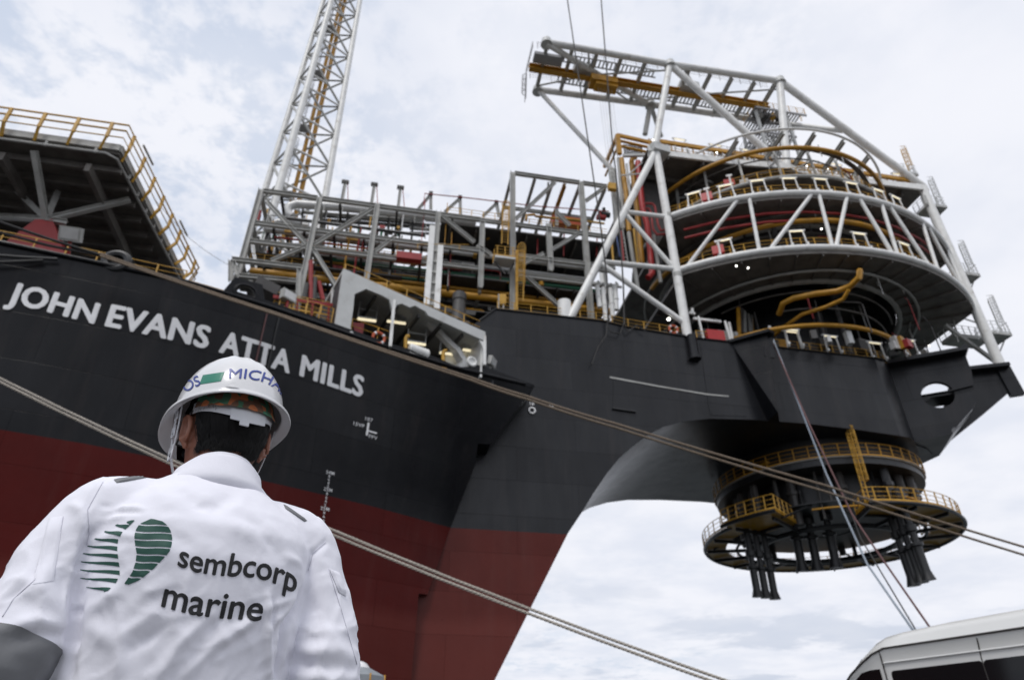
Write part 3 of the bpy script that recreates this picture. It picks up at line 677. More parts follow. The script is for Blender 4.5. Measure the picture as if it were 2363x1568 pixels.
# ------------------------------------------------------------------ compressor module (taller frame)
cm=mod('module_frame','tall grey module frame with an open roof grid beside the turret')
for u,a,b in ((9.78,33.5,54.5),(17.35,33.5,54.6)):
    beam(cm,'column',P(u,VF,a),P(u,VF,b),.52,.52,'grey_steel'); beam(cm,'column',P(u,VB,33),P(u,VB,54.4),.45,.45,'grey_steel')
beam(cm,'column',KV(4,1240,560,VF),KV(4,1260,980,VF),.5,.5,'grey_steel')
for w in (54.4,47.1,43.1,40.7): 
    beam(cm,'beam',P(10.05,VF,w),P(17.1,VF,w),.35,.42,'grey_steel'); beam(cm,'beam',P(17.6,VF,w),P(20.3,VF,w),.35,.42,'grey_steel')
    if w<54: beam(cm,'beam',P(2.5,VF,w-.02),P(9.5,VF,w-.02),.3,.4,'grey_steel') if w>47 else None
    beam(cm,'beam',P(9.8,VB,w),P(20.3,VB,w),.35,.42,'grey_steel')
for v in (55.3,62): beam(cm,'roof_beam',P(9.8,v,54.4),P(20.3,v,54.4),.3,.38,'grey_steel')
for u in (9.78,12.3,14.3,17.35,20.2): beam(cm,'roof_beam',P(u,50.25,54.35),P(u,63.5,54.35),.3,.38,'grey_steel')
beam(cm,'crane_beam',P(15.6,50.25,54.0),P(15.6,64,54.0),.35,.45,'amber_paint')
MB().box(P(20.3,49.6,54.0),P(21.2,49.6,54.0),.5,.9).build('beam_stop','yellow_paint',cm)
for (x1,y1),(x2,y2) in (((945,520),(1300,190)),((1020,918),(1200,828)),((1270,795),(1520,645)),((1045,1035),(1340,1300)),((1570,360),(1740,240)),((1320,465),(1430,578))): beam(cm,'brace',KV(4,x1,y1,VF),KV(4,x2,y2,VF),.34,.34,'grey_steel')
beam(cm,'roof_post',KV(4,1315,580,VF+1),KV(4,1315,410,VF+1),.3,.3,'grey_steel'); beam(cm,'roof_post',KV(4,1240,190,56),KV(4,1215,420,56),.2,.2,'dark_steel')
m=MB()
for a,b,va,vb,w in ((2.6,20.2,50.6,62,46.8),(10,20.2,51,62,40.5),(10,20,52,58,38.2),(13,18,59,62,38.2)): m.plate([P(a,va,w),P(b,va,w),P(b,vb,w),P(a,vb,w)],(0,0,-.2))
m.build('deck_plate','dark_steel',cm,fix=True)
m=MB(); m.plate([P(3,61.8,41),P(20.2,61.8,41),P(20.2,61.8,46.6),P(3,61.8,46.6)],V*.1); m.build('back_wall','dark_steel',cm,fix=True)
for i in range(7): beam(cm,'deck_beam',P(3.6+i*2.6,50.7,46.4),P(3.6+i*2.6,62,46.4),.2,.45,'underside_steel')
for i in range(6): beam(cm,'deck_beam',P(11+i*1.7,50.7,40.1),P(11+i*1.7,62,40.1),.2,.45,'dark_steel')
pipe_u(cm,[P(10,53.2,41.6),P(20,53.2,41.6)],.3,'green_paint'); pipe_u(cm,[P(5,52,41.2),P(20,52,41.2)],.06,'yellow_paint')
pipe_u(cm,[KV(4,690,700,52),KV(4,800,635,52)],.1,'amber_paint'); pipe_u(cm,[KV(4,945,725,52),KV(4,1050,655,52),KV(4,1225,670,52)],.1,'amber_paint')
pipe_u(cm,[KV(4,1040,530,51),KV(4,1045,485,51),KV(4,1110,480,51),KV(4,1130,495,51),KV(4,1540,540,51)],.14,'amber_paint')
pipe_u(cm,[KV(4,1390,515,50.8),KV(4,1740,560,50.8)],.12,'yellow_paint')
bar(cm,'heat_exchanger',KV(4,1270,535,52),KV(4,1530,570,52),.9,1.0,'orange_paint')
for x in (1380,1675,1145): tube(cm,'fire_pipe',[KV(4,x,650,51.2),KV(4,x-5,850,51.2)],.07,'red_paint',6)
for x,y in ((1700,505),(1740,480)): 
    p=KV(4,x,y,51); m=MB(); m.tube([p-U*.35,p+U*.6],.32,10); m.tube([p,p+W*.9],.2,8); m.build('pump_motor','red_paint' if x<1720 else 'black_steel',cm,True)
rail(cm,[P(3.2,50.3,47.4),P(9.4,50.3,47.4)],h=1.15,step=1.2); rail(cm,[P(10.3,50.4,47.4),P(20,50.4,47.4)],h=1.1,step=1.3)
rail(cm,[KV(4,70,785,49.6),KV(4,530,790,49.6)],h=.6,step=2,mids=0,kick=False)
# platform with two caged ladders
pl=T('ladder_platform','small grey platform carrying two yellow caged ladders on the module front','platform',P(8,48.8,42))
fa,fb=KV(4,765,838,48.6),KV(4,945,858,48.6); fb.z=fa.z
m=MB(); m.plate([fa,fb,fb+V*1.4,fa+V*1.4],(0,0,-.25)); m.build('floor_plate','pale_steel',pl,fix=True); rail(pl,[fa+V*1.3,fa,fb,fb+V*.6],h=1.15,step=.75)
m=MB(); m.box(fa+V*.7-W*.2,fa+V*.7-W*1.6+U*1.1,.15,.15); m.box(fb+V*.7-W*.2,fb+V*.7-W*1.6-U*.6,.15,.15); m.build('bracket','dark_steel',pl)
l1=T('caged_ladder','upper yellow caged ladder ending on the small module platform','ladder',KV(4,855,740,48.6),'yellow caged ladders on the module')
cage(l1,KV(4,850,745,49.3),KV(4,858,400,49.3),-V,'ladder_cage',wd=.62,dp=.75)
l2=T('caged_ladder','lower yellow caged ladder from the small platform down to the deck','ladder',KV(4,985,1240,48.6),'yellow caged ladders on the module')
cage(l2,KV(4,985,1250,48.8),KV(4,995,800,48.8),-V,'ladder_cage',wd=.62,dp=.8)
m=MB(); m.box(KV(4,955,1330,48.9),KV(4,958,800,48.9),.22,.22); m.build('stringer','yellow_paint',l2)
cb=T('control_cabinet','bright yellow cabinet standing on the bow deck edge','cabinet',KV(4,835,1300,47.8))
m=MB(); m.plate([KV(4,x,y,47.8) for x,y in ((805,1185),(862,1187),(862,1275),(805,1272))],V*.5); m.build('cabinet_box','yellow_paint',cb,fix=True)
m=MB(); m.box(KV(4,795,1190,48),KV(4,795,1330,48),.12,.12); m.box(KV(4,835,1275,48),KV(4,835,1330,48),.3,.12); m.build('stand','grey_steel',cb)
# deck winch below
wd=T('deck_winch','dark red winch drum seen under the pipe rack beside the shelter rail','winch',KV(4,440,1350,47.5))
m=MB(); a=KV(4,445,1225,47.5); m.tube([a-W*2.6,a-W*.3],[.7,.55],10); m.tube([a-W*.3,a+W*.4],.62,12); m.build('drum','dark_steel',wd,True); bar(wd,'base',a-W*3.4-U*.9,a-W*3.4+U*.9,1.2,1.4,'dark_steel')
# ------------------------------------------------------------------ flare tower
ft=T('flare_tower','tall tapering white lattice tower carrying two yellow pipes above the pipe rack','flare tower',P(-14.5,63,47))
def through(i,a,b,v,wtop,wbot):
    p,q=KV(i,*a,v),KV(i,*b,v); d=q-p
    at=lambda w: p+d*((w-p.z)/d.z)
    return at
LA=through('f',(130,1440),(575,0),65,0,0); LB=through('f',(222,1470),(635,0),61.5,0,0); LC=through('f',(590,1490),(853,0),64,0,0)
W0,W1=46.,124.
for L_,r in ((LA,.38),(LB,.44),(LC,.40)): tube(ft,'leg',[L_(W0),L_(W1)],[r*1.1,r*.85],'white_steel',10)
zs=[];z=W0+1.0;st=6.4
while z<W1: zs.append(z); z+=st; st*=.972
for i,(a,b) in enumerate(zip(zs,zs[1:])):
    mid=(a+b)/2
    tube(ft,'brace',[LB(a),LC(a)],.15,'white_steel',7); tube(ft,'brace',[LB(b),LC(a)],.17,'grey_steel',7); tube(ft,'brace',[LB(mid),(LB(b)*.5+LC(a)*.5)],.14,'white_steel',7)
    tube(ft,'brace',[LA(a),LB(a)],.14,'grey_steel',7); tube(ft,'brace',[LA(b),LB(a)],.18,'grey_steel',7)
    tube(ft,'brace',[LA(a),LC(a)],.13,'grey_steel',7); tube(ft,'brace',[LC(b),LA(a)],.14,'grey_steel',7)
cen=lambda w,f,g=.0: (LA(w)*(.45-g)+LB(w)*(.55-f+g*0)+LC(w)*(f+g))
for f,r in ((.42,.25),(.57,.30)):
    tube(ft,'flare_pipe',[LA(w)*.5+(LC(w)*(f+.05)+LB(w)*(.45-f))*1.0 for w in (W0-4,60,80,100,W1)],r,'amber_paint',10)
for i,a in enumerate(zs[::2]):
    c=LA(a)*.42+LB(a)*.36+LC(a)*.22; cage(ft,c,c+(LA(a+9)*.42+LB(a+9)*.36+LC(a+9)*.22-c),-V,'ladder_cage','grating',wd=.5,dp=.7,r=.028,hoop=.8)
    m=MB(); c=LA(a)*.40+LB(a)*.30+LC(a)*.30; m.plate([c+P(i_*.8,j*.7,0) for i_,j in ((-1,-1),(1,-1),(1,1),(-1,1))],(0,0,.08)); m.build('rest_platform','grating',ft,fix=True)
# ------------------------------------------------------------------ shelter on the bow rail
pa,pb=PH(775,757,25.7),PH(1118,853,25.7); sd_=(pb-pa); sd_.z=0; sd_.normalize(); sn=Vector((-sd_.y,sd_.x,0))
SP0=lambda x,y,o=0: PN(*K('s',x,y),pa,sn)+sn*o
SP=lambda x,y,o=0: PN(*K('s',x,y),pa+sn*o,sn)
sh=T('rail_shelter','pale grey sloping roofed shelter with arched openings on the ship rail','shelter',(pa+pb)/2)
out_=[(345,655),(420,162),(1590,685),(1590,760),(1120,550),(1095,515),(1010,468),(965,482),(900,450),(860,462),(843,500),(822,500),(800,420),(740,385),(605,330),(512,372),(500,500),(478,650),(510,712)]
m=MB(); m.plate([SP(*p) for p in out_],sn*.25); m.build('side_panel','pale_steel',sh,fix=True)
m=MB(); rf=[SP0(420,164,.25),SP0(1588,687,.25)]; m.plate([rf[0],rf[1],rf[1]+sn*6.5,rf[0]+sn*6.5],(0,0,-.25)); m.build('roof','pale_steel',sh,fix=True)
for x,yt,yb,xb in ((838,430,810,805),(1582,722,960,1582)): bar(sh,'pillar',SP(x,yt,.12),SP(xb,yb,.12),.3,.22,'white_steel')
m=MB(); m.plate([SP(1540,752,.02),SP(1580,770,.02),SP(1580,860,.02),SP(1565,800,.02)],sn*.2); m.build('knee_plate','white_steel',sh,fix=True)
fl_=[SP(345,655,6.4),SP(1590,985,6.4)]
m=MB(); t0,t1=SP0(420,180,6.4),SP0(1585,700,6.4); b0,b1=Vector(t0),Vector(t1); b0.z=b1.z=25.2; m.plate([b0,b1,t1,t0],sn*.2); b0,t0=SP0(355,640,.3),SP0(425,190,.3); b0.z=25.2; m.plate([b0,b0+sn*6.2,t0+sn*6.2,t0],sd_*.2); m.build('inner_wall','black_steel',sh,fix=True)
m=MB(); e0=SP0(1585,720,.3); e1=Vector(e0); e1.z=25.2; m.plate([e0,e1,e1+sn*6.2,e0+sn*6.2],-sd_*.15); m.build('end_wall','white_steel',sh,fix=True)
rail(sh,[SP(440,130,.3)-W*1.15+W*.05,SP(600,190,.3)-W*1.1,SP(1545,600,.3)-W*1.1],h=1.15,step=1.6,mids=1,kick=False)
rail(sh,[SP(480,690,.5),SP(800,800,.5)],h=1.15,step=1.9,mids=1,kick=False)
MB().plate([SP(490,605,1.5),SP(592,612,1.5),SP(575,725,1.5),SP(520,700,1.5)],sn*.6).build('locker','red_paint',sh,fix=True)
for i in range(6): bar(sh,'roof_beam',SP0(520+i*180,290+i*80,.4),SP0(520+i*180,290+i*80,6.2),.2,.3,'dark_steel')
for i in range(8): tube(sh,'wall_pipe',[SP(540+i*110,400+i*50,5.6),SP(525+i*110,760+i*30,5.6)],random.choice((.06,.1,.14)),random.choice(('dark_steel','grey_steel','dark_steel')),6)
# gear in the shelter
dv=T('davit','white davit arm leaning across the shelter opening','davit',SP(1400,1000,1))
m=MB(); q=[SP(1045,535,1.7),SP(1340,830,1.7),SP(1400,930,1.7),SP(1395,1000,1.7)]
for a,b,w0 in ((q[0],q[1],.55),(q[1],q[2],.8),(q[2],q[3],.95)): m.box(a,b,.4,w0,up=sn)
m.build('arm','white_steel',dv); m=MB(); m.tube([q[0]-sn*.35,q[0]+sn*.35],.42,10); m.build('sheave','grey_steel',dv,True); m=MB(); m.tube([q[3]-W*.35,q[3]+W*.35],[.6,.5],12); m.build('foot','white_steel',dv,True)
lr=T('life_raft_canister','white ribbed life raft canister lying by the ship rail','life raft',SP(1035,850,.5))
a,b=SP(955,818,.7),SP(1118,880,.7); m=MB(); n_=13; m.tube([a+(b-a)*(i/(n_-1)) for i in range(n_)],[.34]+[.43 if i%2 else .40 for i in range(1,n_-1)]+[.34],14); m.build('canister','white_steel',lr,True); m=MB(); m.box(a-W*.5,b-W*.5,.6,.12); m.build('cradle','grey_steel',lr)
def lifebuoy(p,n,label,r=.36):
    p=Vector(p); n=Vector(n).normalized(); x=n.cross(W).normalized(); y=x.cross(n)
    t=T('lifebuoy',label,'lifebuoy',p,'orange lifebuoys on the rails'); m=MB(); m.tube([p+x*(r*math.cos(k*.2618))+y*(r*math.sin(k*.2618)) for k in range(24)],r*.26,8,closed=True); m.build('ring','orange_paint',t,True)
    for k in range(4):
        aa=[k*1.5708+.55+j*.12 for j in range(4)]; m=MB(); m.tube([p+x*(r*math.cos(c))+y*(r*math.sin(c)) for c in aa],r*.285,8); m.build('white_band','letter_white',t,True)
lifebuoy(SP(710,735,.35),sn,'orange lifebuoy hanging on the yellow rail inside the shelter',.42)
for x,y in ((930,770),(1240,890)):
    t=T('vent_pipe','yellow goose-neck vent '+('beside the life raft canister' if x<1000 else 'beside the davit foot'),'vent',SP(x,y+80,.8),'yellow vents in the shelter')
    m=MB(); m.tube([SP(x,y+100,.8),SP(x+2,y-35,.8),SP(x+12,y-48,.8),SP(x+30,y-52,.8)],.14,10); m.build('pipe','yellow_paint',t,True); bar(t,'base',SP(x-22,y+85,.8),SP(x+22,y+95,.8),.4,.35,'amber_paint')
m=MB(); MB().plate([SP(x,y,2.6) for x,y in ((1235,890),(1330,850),(1420,850),(1560,750),(1580,930),(1500,1000),(1400,1030),(1320,1000))],sn*.15).build('bulwark_panel','white_steel',sh,fix=True); c=SP(1478,930,.4); t=T('porthole_cowl','round white ventilation cowl on the shelter end','cowl',c); m.tube([c+sd_*(.33*math.cos(k*.393))+W*(.33*math.sin(k*.393)) for k in range(16)],.11,8,closed=True); m.tube([c,c+sn*.3],.25,12); m.build('ring','white_steel',t,True)
q=SP(1660,935,.3); t=floodlight(q,sn*-.6+sd_*.5-W*.2,'grey floodlight on a short post at the bow tip',1.15)
tube(t,'post',[q-W*.3+sn*.2,q-W*1.9+sn*.2],.09,'black_steel',6)
# rail clutter between chock and shelter
rc=T('rail_platform','red and yellow access platform between the chock and the shelter','platform',SP(100,560,2))
rail(rc,[SP(-120,505,1.2),SP(60,545,1.2),SP(335,625,1.2)],h=1.3,step=.9,mids=3)
rail(rc,[SP(-160,470,3),SP(20,505,3),SP(335,560,3)],h=1.2,step=1.1,mids=2)
m=MB(); m.box(SP(-160,395,1.6),SP(330,465,1.6),.12,.25); m.box(SP(170,430,1.4),SP(150,590,1.4),.14,.14); m.box(SP(300,460,1.4),SP(290,640,1.4),.14,.14); m.box(SP(40,430,1.4),SP(30,560,1.4),.14,.14); m.build('red_frame','red_paint',rc)
m=MB(); m.box(SP(340,330,2.5),SP(325,640,2.5),.3,.3); m.build('stand_pipe','white_steel',rc)
for i in range(14): bar(rc,'gear_box',SP(-150+i*36,560+i*9,3+random.random()*2),SP(-125+i*36,560+i*9,3),.6,random.uniform(.5,1.4),random.choice(('dark_steel','grey_steel','amber_paint','dark_steel','pale_steel')))
for i,(x1,y1,x2,y2) in enumerate(((150,60,150,420),(185,200,175,430),(215,230,250,420),(120,250,95,420))):
    tube(rc,'stand_pipe',[SP(x1,y1+40,5),SP(x2,y2,5)],.18,('red_paint','dark_steel','red_paint','dark_steel')[i],8)
q=SP(-20,385,1); floodlight(q,sn*-.7+sd_*.3+W*.05,'grey floodlight above the red frame on the rail platform',1.3,False,'red')
MB().box(SP(-330,330,3),SP(-150,420,3),2.5,.8).build('chain_stopper','dark_steel',rc)
# ------------------------------------------------------------------ turret frame above the bow extension
tf=T('turret_frame','big white tubular frame with round decks rising over the bow turret','turret structure',P(42,57.5,33.5))
C0=(42,57.5)
N1=P(25.45,47.4,58.3)
tube(tf,'leg',[P(25.55,47.4,33.4),N1],.43,'white_steel',14); tube(tf,'leg',[P(58.6,47.2,33.6),P(58.9,47.2,58.8)],.5,'white_steel',14)
tube(tf,'leg',[P(25.5,67.5,33.4),P(25.5,67.5,58.6)],.45,'white_steel',12); tube(tf,'leg',[P(58.6,67.5,25),P(58.6,67.5,58.6)],.45,'white_steel',12)
bf=PV(1315,700,47.4); tube(tf,'brace',[bf-W*1.5-(N1-bf).normalized()*.6,N1],.38,'white_steel',12)
for z in (33.9+7,48.6): 
    m=MB(); m.tube([P(25.55,47.4,z-.25),P(25.55,47.4,z+.25)],.46,14); m.build('leg_collar','grey_steel',tf,True)
m=MB(); q=PV(1303,730,47.7); m.tube([q-W*.5,q+W*1.6],.62,12); m.build('brace_stub','white_steel',tf,True)
tube(tf,'tie',[KV(6,250,850,47.4),P(25.5,47.4,48.5)],.24,'white_steel'); tube(tf,'tie',[PV(1392,604,47.4),P(25.5,47.4,41.7)],.26,'white_steel')
tube(tf,'brace',[KV(6,240,880,47.4),KV(6,655,1345,47.4)],.24,'white_steel'); tube(tf,'brace',[PV(1385,608,47.4),KV('a',745,335,47.4)],.27,'white_steel')
# rims: straight flanks joined by a bulge towards the quay
def rim(w,bulge=41.3,n=28,inset=0.):
    xs=[]; u0,u1=25.9+inset,58.6-inset; um=42.3; R_=((u1-u0)/2)**2; s=47.4-bulge; rad=(R_+s*s)/(2*s); cv=bulge+rad
    for i in range(n+1):
        u=u0+(u1-u0)*i/n; xs.append(P(u,cv-math.sqrt(max(rad*rad-(u-um)**2,0))+inset*.6,w))
    return xs
def loop(w,inset=0.):
    f=rim(w,inset=inset); 
    return f+[P(58.6-inset,47.4+(67.5-47.4)*i/6,w) for i in range(1,6)]+[P(58.6-inset-(33)*i/10,67.5-inset+2*math.sin(math.pi*i/10),w) for i in range(0,11)]+[P(25.9+inset,67.5-(20.1)*i/6,w) for i in range(1,6)]
def ringdeck(w,rin,name,thick=.35):
    o=loop(w-.25); inn=[]
    for p in o:
        u,v,_=UVW(p); d=math.hypot(u-C0[0],v-C0[1]); inn.append(P(C0[0]+(u-C0[0])/d*rin,C0[1]+(v-C0[1])/d*rin,w-.25))
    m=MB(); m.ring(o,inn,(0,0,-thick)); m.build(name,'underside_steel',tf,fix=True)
    for k in range(0,len(o),2):
        if UVW(o[k])[1]<60: bar(tf,'radial_beam',o[k]*.98+inn[k]*.02-W*(thick+.1),inn[k]-W*(thick+.1),.12,.22,'underside_steel')
    m=MB(); c=circ(C0,rin,w-.25-thick); m.tube([P(C0[0]+(rin+.1)*math.cos(R(a*7.5)),C0[1]-(rin+.1)*math.sin(R(a*7.5)),w-.75) for a in range(48)],.28,6,closed=True)
    m.tube([P(C0[0]+(rin+1.9)*math.cos(R(a*7.5)),C0[1]-(rin+1.9)*math.sin(R(a*7.5)),w-.85) for a in range(48)],.14,6,closed=True); m.build('ring_beam','grey_steel',tf,True)
ringdeck(41.6,12.2,'lower_ring_deck'); ringdeck(48.6,12.4,'middle_ring_deck')
for w,r in ((41.7,.33),(48.7,.34)): tube(tf,'rim_tube',rim(w),r,'white_steel',12); tube(tf,'rim_tube',[P(58.6,47.4,w),P(58.6,67.5,w)],.3,'white_steel')
rl,rm=rim(41.7),rim(48.7)
def at(rm_,u):
    for a,b in zip(rm_,rm_[1:]):
        ua,ub=a.dot(U),b.dot(U)
        if ua<=u<=ub: return a+(b-a)*((u-ua)/(ub-ua))
    return rm_[-1]
for a,b in ((26.4,31.6),(33,38.4),(38.9,42),(44.8,43.3),(49.5,47),(55.5,53)): tube(tf,'brace',[at(rl,a),at(rm,b)],.2,'white_steel',10)
for a,b in ((32.2,32.5),(38.6,39),(45.4,46),(50.8,52),(57,57.6)): tube(tf,'strut',[at(rl,a),at(rm,b)],.19,'white_steel',10)
for v in (52,57,62): tube(tf,'brace',[P(58.6,v-4.5,41.7),P(58.7,v,48.7)],.2,'white_steel',8)
rail(tf,[p+V*.45 for p in rim(42.0)],h=1.25,step=1.3,r=.035); rail(tf,[p+V*.45 for p in rim(49.0)],h=1.25,step=1.3,r=.035)
rail(tf,[P(58.3,48,42.0),P(58.3,67,42)],h=1.25,step=1.6,r=.03); rail(tf,[P(58.3,48,49.0),P(58.3,67,49)],h=1.25,step=1.6,r=.03)
# upper circular gallery
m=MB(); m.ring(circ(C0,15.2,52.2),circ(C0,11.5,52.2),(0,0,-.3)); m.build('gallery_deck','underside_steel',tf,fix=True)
m=MB(); m.tube([P(C0[0]+15.25*math.cos(R(a*5)),C0[1]-15.25*math.sin(R(a*5)),52.15) for a in range(72)],.2,8,closed=True); m.build('gallery_rim','grey_steel',tf,True)
rail(tf,arc(C0,15.1,5,178,52.3,40),h=1.2,step=1.3,r=.035)
# top deck
td=[(24.6,47.4),(27,47.75),(36,47.45),(41.4,46.9),(43.8,47.6),(59.3,46.9),(59.3,68),(24.6,68)]
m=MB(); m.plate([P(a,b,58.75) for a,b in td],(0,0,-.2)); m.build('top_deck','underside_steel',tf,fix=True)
m=MB()
for (a,b),(c,d) in zip(td,td[1:6]): m.box(P(a,b,58.55),P(c,d,58.55),.25,.85)
m.build('edge_girder','white_steel',tf)
m=MB(); m.tube([N1-W*.5,N1+W*.7],[.55,.75],14); m.box(N1+P(-.6,0,.1),N1+P(1.4,.3,.1),1.5,1.0); m.build('leg_node','pale_steel',tf)
m=MB()
for i in range(8): m.box(P(27+i*4.2,47.8,58.1),P(27+i*4.2,67,58.1),.25,.7)
for v in (51,55,60): m.box(P(25,v,58.0),P(59,v,58.0),.25,.6)
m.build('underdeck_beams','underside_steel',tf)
rail(tf,[P(24.9,47.6,58.95),P(59,47.6,58.95)],'amber_paint',1.35,1.3,.05); 
m=MB(); m.box(P(26,47.5,60.05),P(59,47.4,60.05),.3,.5); m.box(P(26,49.5,60.3),P(59,49.5,60.3),.5,.7); m.build('pipe_guard','amber_paint',tf)
for i in range(13): bar(tf,'guard_post',P(27+i*2.5,47.55,58.9),P(27+i*2.5,47.55,60.6),.14,.14,'white_steel')
rail(tf,[P(24.9,54,58.95),P(59,54,58.95)],'white_steel',1.3,1.6,.03)
# cantilever beams holding the ring rails
for (x1,y1),(x2,y2),i in (((1640,140),(1430,455),6),((1920,150),(1715,465),6),((350,215),(150,505),7),((570,355),(425,545),7),((1230,205),(1130,370),6)):
    a,b=KH(i,x1,y1,59.5),KH(i,x2,y2,59.5); beam(tf,'cantilever_beam',a,b+(b-a).normalized()*4,.35,.5,'grey_steel')
    tube(tf,'stay_rod',[a+W*.3,a+P(1.2,4.5,-1.0)],.05,'grey_steel',6)
tube(tf,'ring_rail',arc((42.3,57.3),15.1,18,168,59.35,48),.14,'white_steel',8)
tube(tf,'monorail',arc((42.1,57.4),14.95,2,176,56.6,60),.24,'amber_paint',10); tube(tf,'monorail',arc((42,57.3),15.1,8,176,46.0,60),.26,'amber_paint',10)
tube(tf,'monorail',arc((40.5,58),13.2,45,150,35.2,40),.22,'amber_paint',10)
tube(tf,'yellow_pipe',[PH(1797,724,37.5),PH(1806,700,37.7),PH(1830,688,37.8),PH(1880,678,37.8),PH(1930,672,37.8),PH(1962,660,37.8),PH(1982,640,37.8),PH(1983,628,38.3),PH(1983,625,39.5),PH(1983,625,41.2)],.28,'amber_paint',10)
tube(tf,'yellow_pipe',[PH(1760,800,36.5),PH(1800,760,36.5),PH(1850,725,36.5),PH(1905,708,36.5),PH(1945,690,36.5),PH(1958,668,37.0)],.18,'amber_paint',10)
# core
m=MB(); m.tube([P(*C0,41.2),P(*C0,52)],12.05,48,caps=False); m.build('inner_wall','dark_steel',tf,True)
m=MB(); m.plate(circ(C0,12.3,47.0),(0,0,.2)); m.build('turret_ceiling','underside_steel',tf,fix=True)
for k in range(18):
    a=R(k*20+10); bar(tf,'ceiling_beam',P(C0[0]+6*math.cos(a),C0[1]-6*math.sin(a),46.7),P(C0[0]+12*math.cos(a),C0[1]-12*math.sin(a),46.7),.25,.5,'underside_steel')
for a,b,r,mt in ((26,41,7.2,'black_steel'),(41,47,6.6,'black_steel'),(52,58.2,8.0,'dark_steel'),(58.8,62,5,'grey_steel')):
    m=MB(); m.tube([P(*C0,a),P(*C0,b)],r,40); m.build('turret_core',mt,tf,True)
random.seed(21)
for lvl,(za,zb,rr) in enumerate(((33.6,41,9.6),(41.8,48.2,12.7),(49,52,12.7),(52.4,58,9.0))):
    for i in range(30):
        a=R(random.uniform(5,172)); r=rr+random.uniform(-.6,1.1); p=P(C0[0]+r*math.cos(a),C0[1]-r*math.sin(a),0); z0=random.uniform(za,za+2.5); z1=random.uniform(zb-2.5,zb)
        mt=random.choice(('dark_steel','dark_steel','underside_steel','grey_steel','dark_steel','black_steel'))
        if random.random()<.6: tube(tf,'riser_pipe',[p+W*z0,p+W*z1],random.choice((.06,.09,.15,.25)),mt,7)
        else:
            q=P(C0[0]+r*math.cos(a+.12),C0[1]-r*math.sin(a+.12),0); bar(tf,'equipment_box',p+W*(z0+.5),q+W*(z0+.5),.8,random.uniform(.5,1.6),mt)
for i in range(46):   # hangers and small lines below the ring decks
    w=random.choice((41.1,48.1,51.8,58)); a=R(random.uniform(10,170)); r=random.uniform(10,15); p=P(C0[0]+r*math.cos(a),C0[1]-r*math.sin(a),w)
    tube(tf,'hanger',[p,p-W*random.uniform(.5,2.2)],.055,random.choice(('grey_steel','grey_steel','pale_steel','dark_steel')),6)
for w,r,a0,a1 in ((40.3,11.4,40,150),(38.8,10.6,20,120),(47.2,11.6,30,150),(57.4,12.8,40,170),(57.0,11.2,20,150)): tube(tf,'service_pipe',arc(C0,r,a0,a1,w,24),.09,'underside_steel',7)
for k in range(11):
    a=R(8+k*16.5); bar(tf,'gallery_post',P(C0[0]+13.6*math.cos(a),C0[1]-13.6*math.sin(a),52.2),P(C0[0]+13.2*math.cos(a),C0[1]-13.2*math.sin(a),58.2),.22,.22,'grey_steel')
    bar(tf,'gallery_bracket',P(C0[0]+13.4*math.cos(a),C0[1]-13.4*math.sin(a),56.5),P(C0[0]+11.0*math.cos(a),C0[1]-11.0*math.sin(a),58.0),.15,.15,'pale_steel')
r3=random.Random(33)
for i in range(84):      # boxes, valves and junction gear standing along the deck edges
    w,rin,rout=r3.choice(((42.0,13,15.2),(49.0,13,15.0),(52.3,12.2,14.6),(33.6,10.5,13.5))); a=R(r3.uniform(12,168)); r=r3.uniform(rin,rout); p=P(C0[0]+r*math.cos(a),C0[1]-r*math.sin(a),w); q=P(C0[0]+r*math.cos(a+.03),C0[1]-r*math.sin(a+.03),w); q=p+(q-p).normalized()*r3.uniform(.3,.9)
    hh_=r3.uniform(.4,1.5); bar(tf,'deck_box',p+W*hh_*.5,q+W*hh_*.5,r3.uniform(.3,.6),hh_,r3.choice(('dark_steel','grey_steel','pale_steel','amber_paint','dark_steel','red_paint','white_steel','underside_steel','silver_lagging')))
for i in range(70):      # thin standpipes, cable drops and conduit loops
    w0,w1=r3.choice(((41.9,48.0),(49,52),(52.3,58.2),(33.5,41.0))); a=R(r3.uniform(12,168)); r=r3.uniform(11.2,14.6); p=P(C0[0]+r*math.cos(a),C0[1]-r*math.sin(a),0); z0=w0 if r3.random()<.6 else r3.uniform(w0,w1-1.2); z1=min(w1,z0+r3.uniform(1,4)); k_=R(r3.uniform(2,9)); q=P(C0[0]+r*math.cos(a+k_),C0[1]-r*math.sin(a+k_),0)
    tube(tf,'conduit',[p+W*z0,p+W*(z1-.15),p*.9+q*.1+W*z1,q+W*z1],r3.choice((.04,.06,.09)),r3.choice(('grey_steel','dark_steel','pale_steel','amber_paint','red_paint','dark_steel')),6)
for w,r in ((57.8,13.9),(51.6,13.2),(47.9,13.4),(47.6,14.4),(41.0,13.6)): 
    m=MB(); pts=arc(C0,r,14,166,w,30); 
    for a_,b_ in zip(pts,pts[1:]): m.box(a_,b_,.5,.1)
    m.build('cable_tray','underside_steel',tf)
